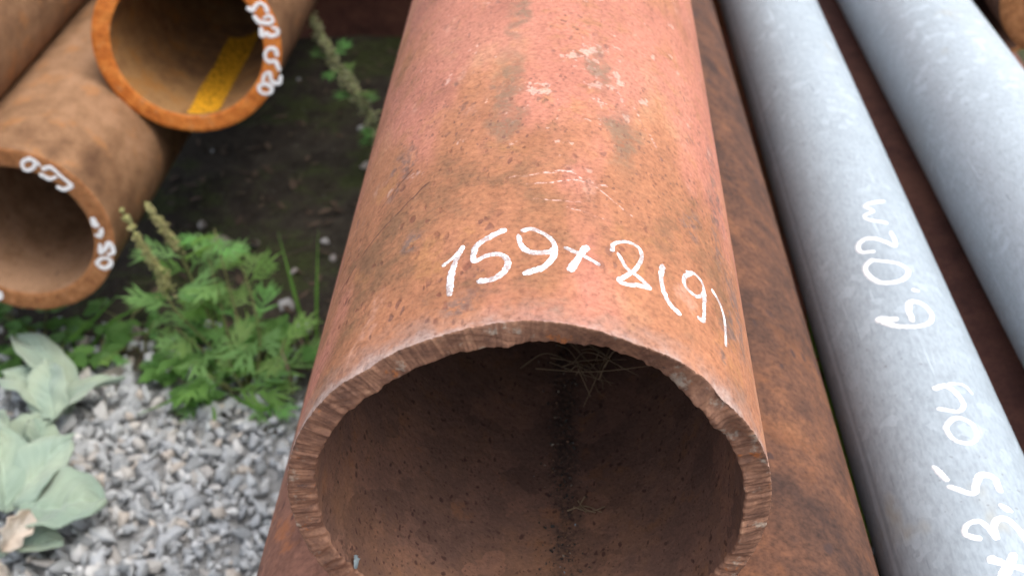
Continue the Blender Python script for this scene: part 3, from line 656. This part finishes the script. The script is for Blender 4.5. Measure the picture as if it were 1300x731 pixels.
def rot3(g):
    q = g.normal(0, 1, 4); q /= np.linalg.norm(q); w, x, y, z = q
    return np.array([[1 - 2 * (y * y + z * z), 2 * (x * y - w * z), 2 * (x * z + w * y)], [2 * (x * y + w * z), 1 - 2 * (x * x + z * z), 2 * (y * z - w * x)], [2 * (x * z - w * y), 2 * (y * z + w * x), 1 - 2 * (x * x + y * y)]])
VARIANT = []
g = np.random.RandomState(3)
for k in range(44):
    V, F = ROCKS[k % len(ROCKS)]
    VARIANT.append(mesh('gravel_stone', V @ rot3(g).T, F, smooth=False, col=tint(g)))
cr = math.cos(YAW); sr = math.sin(YAW)
def to_px(p):
    r = np.array([cr, -sr, 0]); fw = np.array([math.sin(YAW) * math.cos(PITCH), math.cos(YAW) * math.cos(PITCH), -math.sin(PITCH)]); u = np.cross(r, fw)
    d = np.asarray(p) - np.array([0, 0, ZC]); z = d @ fw
    return 650 + FPX * (d @ r) / z, 365.5 - FPX * (d @ u) / z
cand = []
g = np.random.RandomState(17)
def scatter(x0, x1, y0, y1, n, zlo, zhi, far):
    for _ in range(n):
        x, y = g.uniform(x0, x1), g.uniform(y0, y1)
        edge = far + .030 * math.sin(14 * x + 1) + .02 * math.sin(37 * x)
        keep = 1 / (1 + math.exp((y - edge) / .022))
        if g.rand() > keep: continue
        r = g.choice([.0043, .0062, .0084, .0104, .0125], p=[.22, .30, .27, .15, .06]) * g.uniform(.85, 1.15)
        cand.append((x, y, float(ground_z(x, y)) + g.uniform(zlo, zhi), r))
scatter(-.80, -.09, .25, .86, 4800, .000, .004, .745)
scatter(-.80, -.09, .25, .86, 3400, .007, .012, .735)
scatter(-.80, -.09, .25, .86, 3400, .005, .010, .74)
scatter(-.09, .12, .05, .86, 1300, .000, .008, .70)
scatter(-1.0, .12, -.10, .25, 2600, .000, .008, .70)
scatter(.12, .50, .30, .80, 900, .000, .006, .62)
for _ in range(10):
    x, y = g.uniform(-.46, -.10), g.uniform(.74, 1.38)
    cand.append((x, y, float(ground_z(x, y)) + .001, g.choice([.002, .003, .004, .0055])))
scored = []
for i, (x, y, z, r) in enumerate(cand):
    px, py = to_px((x, y, z))
    vis = -20 < px < 372 - max(0, (py - 590)) * .28 and 455 < py < 745
    hid = px < 150 and py < 700 and (px < 60 or py < 520)
    scored.append(((r * (1 if vis and not hid else .01)) * (1 + 30 * z), i))
pick = set(i for _, i in sorted(scored, reverse=True)[:300])
Vs, Fs, Cs, o_ = [], [], [], 0
for i, (x, y, z, r) in enumerate(cand):
    if i in pick:
        o = bpy.data.objects.new('gravel_stone', VARIANT[g.randint(len(VARIANT))]); COL.objects.link(o); o.parent = ground
        if not o.data.materials: o.data.materials.append(M['stone'])
        o.location = (x, y, z + .0015); o.scale = (r * 1.08,) * 3; o.rotation_euler = (g.uniform(-.5, .5), g.uniform(-.5, .5), g.uniform(0, 6.28))
    else:
        V, F = ROCKS[g.randint(len(ROCKS))]
        Vs.append(V @ rot3(g).T * r + (x, y, z)); Fs.append(F + o_); o_ += len(V)
        Cs.append(np.repeat(tint(g)[None], len(V), 0))
gr = link('gravel', mesh('gravel', np.vstack(Vs), np.vstack(Fs), smooth=False, col=np.vstack(Cs)), M['stone'], ground)
tag(gr, 'grey crushed stone gravel', kind='stuff')

def stone(px, py, r, colr, label, seed, sink=.3):
    p = at(px, py, r * .4)
    V, F = rock_mesh(seed, 22, .75)
    o = link('loose_stone', mesh('loose_stone', V, F, smooth=False, col=np.array(colr)), M['stone'])
    o.location = (p.x, p.y, float(ground_z(p.x, p.y)) + r * sink); o.scale = (r,) * 3
    o.rotation_euler = (0, 0, seed * 1.3)
    tag(o, label, 'stone', 'loose stones on the soil')
stone(278, 306, .0150, (.30, .28, .22), 'largest loose stone, tan, on the dark soil behind the green mugwort', 201)
stone(256, 280, .0075, (.30, .28, .26), 'small stone just above left of the largest tan stone', 202)
stone(297, 318, .0065, (.42, .40, .38), 'small pale stone touching the right of the largest tan stone', 203)
stone(362, 381, .0095, (.46, .45, .45), 'pale flat stone left of the grass blades', 204)
stone(385, 412, .0100, (.44, .43, .42), 'pale grey stone at the foot of the grass blades', 205)
stone(372, 338, .0055, (.42, .38, .36), 'small pinkish stone between the two grass blades', 206)
stone(324, 306, .0050, (.30, .28, .25), 'small dull stone right of the largest tan stone', 207)
stone(413, 303, .0060, (.44, .42, .41), 'small white stone by the pipe, above the right grass blade', 208)
stone(422, 323, .0055, (.42, .38, .36), 'small pinkish stone close to the left side of the salmon pipe', 209)
stone(464, 209, .0085, (.44, .38, .33), 'pale stone beside the salmon pipe below the drooping flower spike', 210)
stone(458, 160, .0060, (.36, .36, .35), 'grey stone below the drooping flower spike near the pipe', 211)
stone(168, 425, .0110, (.34, .30, .27), 'brown stone in the shade under the lower left pipe', 212)
stone(105, 432, .0080, (.46, .42, .38), 'pale stone among the weeds under the lower left pipe', 213)
stone(166, 463, .0050, (.44, .40, .36), 'small cream stone at the edge of the gravel', 214)
stone(143, 481, .0150, (.30, .27, .24), 'broad brown stone at the top edge of the gravel', 215)
stone(222, 453, .0100, (.46, .45, .44), 'white stone under the mugwort leaves', 216)

# dead leaf flakes and broken stems strewn over the soil
g = np.random.RandomState(77); Vs, Fs, Cs, o_ = [], [], [], 0
for k in range(420):
    x, y = g.uniform(-.48, -.08), g.uniform(.70, 1.42)
    L, w = (g.uniform(.008, .022), g.uniform(.003, .008)) if k % 3 else (g.uniform(.02, .06), .0012)
    q = np.linspace(0, 1, 5); V = []
    for t in q:
        for e in (-1, 1): V.append(((t - .5) * L, e * w / 2 * math.sin(math.pi * min(.95, t * .9 + .06)), .25 * w * math.sin(3 * t + k) + .12 * L * (t - .5) * math.sin(k)))
    a = g.uniform(0, 6.28); R_ = np.array([[math.cos(a), -math.sin(a), 0], [math.sin(a), math.cos(a), 0], [0, 0, 1]])
    V = np.array(V) @ R_.T + (x, y, float(ground_z(x, y)) + g.uniform(.002, .005))
    Vs.append(V); Fs.append(grid_faces(2, 5) + o_); o_ += len(V)
    Cs.append(np.repeat(np.array([[1, 1, 1.]]) * g.uniform(.18, .5), len(V), 0))
tag(link('leaf_litter', mesh('leaf_litter', np.vstack(Vs), np.vstack(Fs), col=np.vstack(Cs)), M['twig'], ground), 'dead leaf scraps and stems on the soil', kind='stuff')

# ------------------------------------------------------------------ plants
def leaf_obj(name, me, parent, mat, base, direc, up, scale):
    """me points along +X with its face to +Z"""
    d = Vector(direc).normalized(); u = Vector(up); s = u.cross(d)
    if s.length < 1e-4: s = Vector((1, 0, 0)).cross(d)
    s.normalize(); u = d.cross(s)
    o = link(name, me, mat, parent)
    m = Matrix((d, s, u)).transposed().to_4x4(); m.translation = Vector(base)
    o.matrix_local = m @ Matrix.Scale(scale, 4)
    return o

def lance(p, a, L, w, drop=.12, seg=4):
    """one narrow pointed lobe from p at angle a"""
    t = np.linspace(0, 1, seg + 1); prof = np.sin(np.pi * np.clip(t * .86 + .10, 0, 1)) ** .8 * (1 - t ** 5)
    prof[-1] = 0.02
    ca, sa = math.cos(a), math.sin(a)
    V = []
    for q, h in zip(t, prof):
        for e in (-1, 0, 1):
            x, y = q * L, e * h * w / 2
            V.append((p[0] + ca * x - sa * y, p[1] + sa * x + ca * y, p[2] - drop * L * q * q + (.10 * w if e else -.10 * w)))
    return np.array(V), grid_faces(3, seg + 1)

def mug_leaf(seed):
    g = np.random.RandomState(seed); P = []
    P.append(lance((0, 0, 0), 0, .55, .05, .05))
    for k, q in enumerate((.24, .42, .60, .76)):
        for sg in (-1, 1):
            a = sg * math.radians(g.uniform(28, 48)); L = (.42, .58, .55, .40)[k] * g.uniform(.8, 1.2)
            b = (q * .95, 0, -.05 * q * q)
            P.append(lance(b, a, L, .080 * g.uniform(.8, 1.2), g.uniform(.0, .3)))
            if k in (1, 2):
                m = (b[0] + math.cos(a) * L * .45, math.sin(a) * L * .45, b[2] - .03)
                P.append(lance(m, a - sg * math.radians(28), L * .50, .055, .1, 3))
    P.append(lance((.5, 0, -.02), g.uniform(-.1, .1), .70, .09, .2))
    V, F = join(P)
    c = np.repeat(np.array([[g.uniform(1.0, 1.6), 1.08, g.uniform(.8, 1.2)]]), len(V), 0) * g.uniform(.9, 1.3)
    return mesh('leaf', V, F, col=c)
MUG = [mug_leaf(s) for s in range(6)]

def stem_obj(parent, P, r0, r1, mat, n=24, name='stem'):
    C = catmull([tuple(p) for p in P], n)
    V, F = tube(C, np.linspace(r0, r1, n), 6)
    link(name, mesh(name, V, F, col=np.array((1, 1, 1.))), mat, parent)
    return C

def heads(parent, C, seed, size, spread, n, mat, dens0=.0):
    """a flower spike: little egg-shaped heads crowded round the stem"""
    g = np.random.RandomState(seed); P = []; col = []
    bm = bmesh.new(); bmesh.ops.create_icosphere(bm, subdivisions=1, radius=1)
    bm.verts.index_update(); sv = np.array([v.co[:] for v in bm.verts]); sf = np.array([[v.index for v in f.verts] for f in bm.faces]); bm.free()
    m = len(C)
    for k in range(n):
        q = g.rand() ** .9
        c = C[int(dens0 * m + q * (1 - dens0) * (m - 1))]
        cl = math.sin(q * 55 + seed)            # clusters along the stem
        rad = spread * (1 - .7 * q) * (.35 + .65 * abs(cl)) * math.sqrt(g.rand())
        d = g.normal(0, 1, 3); d /= np.linalg.norm(d)
        s = size * g.uniform(.7, 1.25) * (1 - .25 * q)
        V = sv * np.array([.75, .75, 1.15]) * s * g.uniform(.9, 1.1, (len(sv), 1))
        P.append((V @ rot3(g).T + c + d * rad, sf)); col.append(np.repeat((np.array([[1, 1, 1]]) * g.uniform(.6, 1.25)) * np.array([[1, g.uniform(.9, 1.08), g.uniform(.8, 1)]]), len(V), 0))
    V, F = join(P)
    link('flower_spike', mesh('flower_spike', V, F, col=np.vstack(col)), mat, parent)

def leaves_along(parent, C, g, n, lo, hi, size, mat, upw=.5, bank=MUG):
    for k in range(n):
        q = lo + (hi - lo) * (k + g.uniform(0, .8)) / n
        i = min(len(C) - 2, int(q * (len(C) - 1)))
        t = Vector(C[i + 1] - C[i]).normalized()
        a = k * 2.4 + g.uniform(-.5, .5)
        d = Vector((math.cos(a), math.sin(a), 0)) + t * g.uniform(.1, upw)
        leaf_obj('leaf', bank[g.randint(len(bank))], parent, mat, C[i], d, Vector((g.uniform(-.3, .3), g.uniform(-.5, .1), 1)), size * g.uniform(.7, 1.2) * (1.1 - .4 * q))

g = np.random.RandomState(42)
mug = empty('mugwort_plant', at(310, 490, 0)); o0 = mug.location.copy()
tag(mug, 'green feathery mugwort with two pale flower spikes growing beside the lower left pipe', 'plant')
loc = lambda *a: at(*a) - o0
STEMS = [([(312, 490, 0), (268, 440, .045), (219, 388, .090), (205, 350, .12), (182, 315, .155), (155, 267, .185)], 'a'),
         ([(308, 478, 0), (266, 400, .055), (236, 340, .100), (214, 300, .135), (187, 261, .165)], 'b'),
         ([(318, 492, 0), (292, 430, .045), (276, 370, .085), (262, 315, .115)], ''),
         ([(322, 495, 0), (330, 440, .04), (322, 385, .075), (306, 335, .10)], ''),
         ([(306, 500, 0), (276, 485, .025), (246, 458, .045)], ''),
         ([(330, 500, 0), (352, 462, .035), (362, 430, .055)], ''),
         ([(316, 505, 0), (300, 480, .03), (290, 455, .05)], ''),
         ([(300, 480, 0), (262, 448, .04), (222, 415, .06)], ''),
         ([(322, 488, 0), (300, 400, .07), (282, 330, .125), (272, 290, .15)], ''),
         ([(316, 486, 0), (270, 410, .06), (240, 345, .11), (226, 300, .14)], '')]
for k, (P, kind) in enumerate(STEMS):
    C = stem_obj(mug, [loc(*p) for p in P], .0012, .0006, M['stem'])
    hi = .50 if kind == 'a' else (.62 if kind == 'b' else 1.0)
    n = (6, 6, 7, 7, 4, 4, 4, 5, 6, 6)[k]
    leaves_along(mug, C, g, n, .15, hi, .046, M['mug'], .9)
    if kind: heads(mug, C, 50 + k, .0015, .0098, 560 if kind == 'a' else 340, M['spike'], .48 if kind == 'a' else .62)

sp = empty('mugwort_plant', at(512, 250, 0)); o0 = sp.location.copy()
tag(sp, 'single grey-green flower spike leaning left out from behind the salmon pipe, top of photo', 'plant')
C = stem_obj(sp, [loc(512, 250, 0), loc(486, 180, .045), loc(452, 118, .095), loc(420, 70, .135), loc(394, 20, .170), loc(366, -40, .205), loc(340, -95, .235)], .0016, .0007, M['stem'], 40)
heads(sp, C, 71, .0021, .0150, 1000, M['spike2'], .17)
leaves_along(sp, C, g, 10, .12, .55, .026, M['mug'], .6)

# --- grey felted rosette on the gravel at the left
def broad_leaf(name, parent, base, tip, width, arch, cup, seed, mat, mid=None, twist=0.0, wav=.10, tips=.55, holes=0):
    g = np.random.RandomState(seed); n, m = 44, 25
    b, t = np.array(base), np.array(tip); ax = t - b; L = np.linalg.norm(ax); ax /= L
    side = np.cross(np.array([0, 0, 1.]), ax); side /= np.linalg.norm(side); up = np.cross(ax, side)
    side = side * math.cos(twist) + up * math.sin(twist); up = np.cross(ax, side)
    ph = g.uniform(0, 6.28, 6); V = []; tc = []
    for i in range(n):
        q = i / (n - 1)
        w = width / 2 * max(.03, (1 - abs(2 * q ** .85 - 1) ** 2.4)) ** .62
        for j in range(m):
            e = (j / (m - 1) - .5) * 2
            ew = w * (1 + wav * (.5 * math.sin(9 * q + ph[0] + (2 if e > 0 else 0)) + .4 * math.sin(23 * q + ph[1] * (1 if e > 0 else 2))))
            h = arch * L * math.sin(math.pi * q * .9) + cup * abs(e) ** 1.6 * w - .06 * width * math.exp(-(e / .12) ** 2)
            h += .045 * width * (math.sin(7 * q + 2.5 * e + ph[2]) + .5 * math.sin(15 * q - 4 * e + ph[3])) + .02 * width * math.sin(34 * (q - .45 * abs(e)) + ph[4]) * (1 - abs(e))
            V.append(b + ax * L * (q + .05 * math.sin(3 * e + ph[5]) * q) + side * ew * e + up * h)
            vein = max(0, 1 - abs((q * 7.5 - 2.4 * abs(e)) % 1 - .5) * 7) * (1 - .5 * abs(e)); tc.append(tuple(np.array((1, 1, 1)) + .16 * max(vein, 1.4 * (abs(e) < .07)) + .09 * math.sin(5 * q + 3 * e + ph[0]) * np.array((1, .6, .3))))
    o = link(name, mesh(name, np.array(V), grid_faces(m, n), col=np.array(tc)), mat, parent)
    md = o.modifiers.new('thick', 'SOLIDIFY'); md.thickness = .0009
    return o
ros = empty('felted_rosette_plant', at(5, 610, 0)); o0 = ros.location.copy()
tag(ros, 'pale grey-green broad-leaved felted plant on the gravel at the left edge', 'plant')
S = .62 / 1000      # metres in one photograph pixel there, about
for k, (b, t, w, ar, cu, tw) in enumerate([
        ((90, 522, .022), (2, 480, .040), 62, .10, .25, .2), ((70, 532, .030), (62, 460, .050), 50, .08, .30, -.3),
        ((92, 502, .028), (18, 430, .045), 48, .10, .25, .3), ((48, 550, .022), (156, 484, .034), 56, .14, .30, -.35),
        ((16, 640, .030), (94, 556, .046), 52, .12, .25, .15), ((24, 650, .034), (134, 640, .040), 84, .10, .15, -.1),
        ((-2, 700, .022), (78, 690, .026), 44, .10, .25, -.2), ((6, 650, .030), (-4, 545, .058), 60, .10, .25, .5),
        ((34, 606, .026), (92, 572, .034), 46, .1, .3, .1), ((20, 575, .024), (50, 528, .034), 40, .1, .3, .4), ((4, 580, .026), (-10, 520, .04), 44, .1, .3, -.3), ((60, 585, .022), (40, 535, .036), 36, .12, .4, .5), ((-6, 600, .03), (-70, 640, .04), 70, .1, .2, 0), ((-4, 590, .03), (-60, 540, .05), 64, .1, .2, 0)]):
    broad_leaf('leaf', ros, loc(*b), loc(*t), w * S * 1.2, ar, cu, 80 + k, M['pale'], twist=tw)
for k, (b, t, w, tw) in enumerate([((2, 700, .040), (36, 650, .048), 30, .7), ((12, 735, .030), (2, 672, .044), 46, -.8), ((40, 600, .026), (52, 560, .040), 16, .4)]):
    broad_leaf('leaf', ros, loc(*b), loc(*t), w * S, .2, .9, 95 + k, M['dead'], twist=tw, wav=.3)['label'] = 'withered beige leaf'
stem_obj(ros, [loc(5, 640, 0), loc(6, 630, .02), loc(10, 610, .034)], .004, .003, M['pale'], 10)

# --- low weeds and grasses
def ovate(seed, lob=0):
    g = np.random.RandomState(seed); n = 9; V = []
    for i in range(n):
        q = i / (n - 1); w = .36 * math.sin(math.pi * min(1, q ** .75 * .96 + .02)) ** .8
        if lob: w *= (1 - .30 * abs(math.sin(q * math.pi * lob)))
        for e in (-1, -.5, 0, .5, 1): V.append((q, e * w, .10 * abs(e) - .18 * q * q + .03 * math.sin(9 * q + 3 * e)))
    return mesh('leaf', np.array(V), grid_faces(5, n), col=np.array((1, 1, 1.)) * g.uniform(.85, 1.15))
OV = [ovate(1), ovate(2), ovate(3, 3), ovate(4, 4)]
def weed(px, py, n, h, size, label, seed, mat='weed', bank=OV):
    g = np.random.RandomState(seed); b = at(px, py, 0)
    root = tag(empty('small_weed', b), label, 'weed', 'low weeds by the lower left pipe')
    for k in range(n):
        a = g.uniform(0, 6.28); r = g.uniform(.2, 1) * h; z = h * g.uniform(.35, 1)
        C = stem_obj(root, [(0, 0, 0), (math.cos(a) * r * .3, math.sin(a) * r * .3, z * .7), (math.cos(a) * r, math.sin(a) * r, z)], .0007, .0004, M['stem'], 8)
        for j in range(3):
            aa = a + (j - 1) * 1.1
            leaf_obj('leaf', bank[g.randint(len(bank))], root, M[mat], C[-1], (math.cos(aa), math.sin(aa), g.uniform(-.1, .3)), (g.uniform(-.3, .3), g.uniform(-.4, .1), 1), size * g.uniform(.7, 1.2))
weed(128, 462, 7, .030, .020, 'low round-leaved weed right of the pale rosette, under the pipe', 401)
weed(60, 446, 8, .040, .022, 'leafy weed behind the pale rosette below the pipe rim', 402)
weed(165, 425, 6, .030, .018, 'small weed in the shade between pipe and mugwort', 403)
weed(10, 470, 5, .030, .022, 'yellow-green weed at the left edge behind the pale rosette', 404, 'grass')
weed(345, 470, 6, .035, .020, 'leafy weed at the foot of the mugwort, right side', 405)
weed(392, 470, 6, .045, .024, 'leafy weed against the left flank of the salmon pipe', 406)
weed(255, 505, 4, .028, .016, 'small bright weed at the gravel edge under the mugwort', 407, 'grass')
weed(20, 415, 9, .050, .020, 'grey feathery shoot under the lower left pipe at the left edge', 408, 'pale', MUG)

weed(228, 478, 6, .040, .020, 'bright weed between gravel and mugwort, left of its foot', 409, 'grass')
weed(85, 470, 6, .035, .018, 'low weed touching the upper leaves of the pale rosette', 410)
weed(185, 455, 5, .035, .016, 'feathery seedling between pipe rim and mugwort spikes', 411, 'mug', MUG)
weed(300, 515, 5, .030, .030, 'feathery shoot spreading over the gravel in front of the mugwort', 412, 'mug', MUG)

def blade(parent, P, w, mat, fold=.25, name='blade'):
    C = catmull([tuple(p) for p in P], 20); T = np.gradient(C, axis=0); T /= np.linalg.norm(T, axis=1)[:, None]
    v = C - np.array([0, 0, ZC]) if parent is None else C + np.array(parent.location) - np.array([0, 0, ZC])
    S_ = np.cross(T, np.array([.25, -.85, .45])); S_ /= np.linalg.norm(S_, axis=1)[:, None] + 1e-9; U = np.cross(T, S_)
    q = np.linspace(0, 1, 20); ww = w / 2 * np.minimum(1, (1 - q) * 2.2 + .03) * (.7 + .3 * np.minimum(1, q * 4))
    V = np.stack([C - S_ * ww[:, None] + U * (fold * ww)[:, None], C, C + S_ * ww[:, None] + U * (fold * ww)[:, None]], 1).reshape(-1, 3)
    return link(name, mesh(name, V, grid_faces(3, 20), col=np.array((1, 1, 1.))), mat, parent)

def tuft(label, base, blades, w, mat='grass', name='grass_tuft', cat='grass'):
    b = at(*base); root = tag(empty(name, b), label, cat)
    for k, P in enumerate(blades): blade(root, [at(*p) - b for p in P], w * (.8 + .4 * ((k * 7) % 5) / 5), M[mat])
    return root
tuft('three tall green grass blades beside the left flank of the salmon pipe', (398, 442, 0),
     [[(402, 445, 0), (402, 380, .05), (404, 290, .105)], [(392, 440, 0), (376, 380, .05), (352, 292, .10)], [(408, 448, 0), (424, 400, .04), (432, 352, .07)]], .0036)
tuft('thin pale green grass blades leaning under the lower left pipe', (95, 450, 0),
     [[(90, 440, 0), (120, 405, .03), (152, 372, .05)], [(110, 450, 0), (140, 410, .03), (190, 385, .045)], [(60, 450, 0), (90, 430, .03), (120, 400, .04)], [(130, 440, 0), (170, 425, .02), (214, 418, .03)]], .0032)
tuft('short grass blades lying on the gravel below the mugwort', (250, 505, 0),
     [[(300, 482, .012), (240, 500, .02), (165, 530, .012)], [(262, 500, .008), (272, 525, .018), (268, 548, .010)], [(290, 500, .01), (330, 520, .02), (352, 512, .012)]], .003)
tuft('brown dead stalks standing beside the green grass blades', (395, 455, 0),
     [[(398, 470, 0), (386, 440, .03), (372, 418, .045)], [(372, 500, 0), (366, 470, .03), (356, 440, .05)], [(404, 462, 0), (396, 445, .02), (388, 430, .03)]], .0030, 'twig', 'dry_stalks', 'stalks')
g = np.random.RandomState(9); bl = []
for k in range(26):
    x, y = 1040 + 75 * k / 25, 455 + 245 * k / 25
    x += g.uniform(0, 26); y += g.uniform(-20, 20)
    bl.append([(x, y, 0), (x + g.uniform(-14, 10), y - g.uniform(10, 30), .09), (x + g.uniform(-22, 4), y - g.uniform(30, 70), g.uniform(.18, .25))])
sx = lambda y, o: 1035 + (y - 440) * .288 + o
for k in range(9):
    ya = 700 - 26 * k; o_ = (1, -2, 4, 0, 3, -1, 5, 2, 0)[k]
    bl.append([(sx(ya + 20, 30), ya + 20, 0), (sx(ya, 12), ya, .16), (sx(ya - 45, 3 + o_), ya - 45, .265), (sx(ya - 95, 1 + o_), ya - 95, .285)])
tuft('bright green grass seen through the slit left of the lettered galvanised pipe', (1085, 600, 0), bl, .0070, 'bright')

# ------------------------------------------------------------------ small things inside the marked pipe
g = np.random.RandomState(31)
ax_x, ax_z = -.00698, ZC - .29623
def bore_pt(th, y, lift=.0008):
    r = MRI - lift
    return Vector((ax_x + r * math.sin(th), y, ax_z + r * math.cos(th)))
def in_bore(px, py):
    """point on the lower inside of the marked pipe behind a place in the photograph"""
    a, b = at(px, py, .5), at(px, py, .3); d = b - a
    ox, oz = a.x - ax_x, a.z - ax_z
    A = d.x ** 2 + d.z ** 2; B = 2 * (ox * d.x + oz * d.z); Cc = ox * ox + oz * oz - (MRI - .001) ** 2
    t = (-B + math.sqrt(max(0, B * B - 4 * A * Cc))) / (2 * A)
    return a + d * t
c0 = in_bore(760, 482)
straw = tag(empty('dry_grass_clump', c0), 'tangled clump of dry straw lying deep inside the marked pipe', 'straw')
lines = [((660, 472), (735, 470)), ((680, 474), (850, 470)), ((700, 480), (790, 500)), ((715, 478), (800, 462)), ((740, 470), (752, 508)), ((790, 452), (744, 525)), ((760, 448), (770, 500)), ((728, 462), (812, 478)), ((735, 490), (765, 462)), ((770, 470), (838, 455)), ((745, 452), (800, 488)), ((756, 480), (775, 512)), ((772, 500), (790, 470)), ((700, 462), (760, 478))]
for k in range(6):
    cx, cy = g.normal(768, 22), g.normal(474, 9); a = g.uniform(0, 3.14); l = g.uniform(14, 42)
    lines.append(((cx - l * math.cos(a), cy - l * .5 * math.sin(a)), (cx + l * math.cos(a), cy + l * .5 * math.sin(a))))
for k, (a, b) in enumerate(lines):
    pa, pb = in_bore(*a), in_bore(*b); ra, rb, rm = g.uniform(.0005, .012), g.uniform(.0005, .010), g.uniform(.002, .016)
    cen = Vector((ax_x, 0, ax_z))
    def lift(p, r): return Vector((p.x + (ax_x - p.x) * r / MRI, p.y, p.z + (ax_z - p.z) * r / MRI))
    pm = lift((pa + pb) / 2, rm) + Vector((g.uniform(-.003, .003), g.uniform(-.003, .003), 0))
    C = catmull([tuple(lift(pa, ra) - c0), tuple(pm - c0), tuple(lift(pb, rb) - c0)], 12)
    V, F = tube(C, np.linspace(.00034, .00016, 12) * g.uniform(.7, 1.3), 5)
    link('straw_stem', mesh('straw_stem', V, F, col=np.array((1, 1, 1.)) * g.uniform(.7, 1.15)), M['dry'], straw)
c0 = in_bore(742, 650)
bit = tag(empty('straw_bits', c0), 'few short straw bits on the dirt line near the mouth of the marked pipe', 'straw')
for k, (a, b, c) in enumerate([((720, 650), (742, 644), (764, 652)), ((728, 646), (748, 652), (768, 646)), ((734, 640), (742, 650), (756, 655)), ((742, 636), (736, 648), (744, 656))]):
    C = catmull([tuple(in_bore(*q) + Vector((0, 0, .001 + .0006 * k)) - c0) for q in (a, b, c)], 10)
    V, F = tube(C, np.linspace(.0004, .0002, 10), 5)
    link('straw_stem', mesh('straw_stem', V, F, col=np.array((1, 1, 1.))), M['dry'], bit)
# grit washed along the bottom of the bore
Vs, Fs, Cs, o_ = [], [], [], 0
for k in range(1100):
    y = .262 + .30 * g.rand() ** 1.3; th = math.pi - .19 + g.normal(0, .075)
    r = g.choice([.00035, .0005, .0008, .0012], p=[.45, .33, .17, .05])
    V, F = ROCKS[g.randint(len(ROCKS))]; p = bore_pt(th, y, r * .5)
    Vs.append(V @ rot3(g).T * r + np.array(p)); Fs.append(F + o_); o_ += len(V)
    c = [(.03, .024, .02), (.05, .035, .028), (.13, .07, .04), (.20, .16, .12), (.16, .19, .21)][g.choice(5, p=[.5, .27, .14, .06, .03])]
    Cs.append(np.repeat(np.array([c]), len(V), 0))
tag(link('grit', mesh('grit', np.vstack(Vs), np.vstack(Fs), smooth=False, col=np.vstack(Cs)), M['stone']), 'dark grit lying in a line along the bottom of the marked pipe', 'grit', kind='stuff')
# a scrap stuck on the inner rim
p = in_bore(452, 719)
sc = tag(empty('leaf_scrap', p), 'tiny bluish grey leaf scrap at the lower left inner rim of the marked pipe', 'leaf scrap')
for k, (dx, dy, dz) in enumerate(((0, .004, .006), (.0015, .003, .004))):
    broad_leaf('scrap', sc, (0, 0, 0), (dx * .6, dy * .6, dz * .6), .0015, .1, .3, 900 + k, M['scrap'])
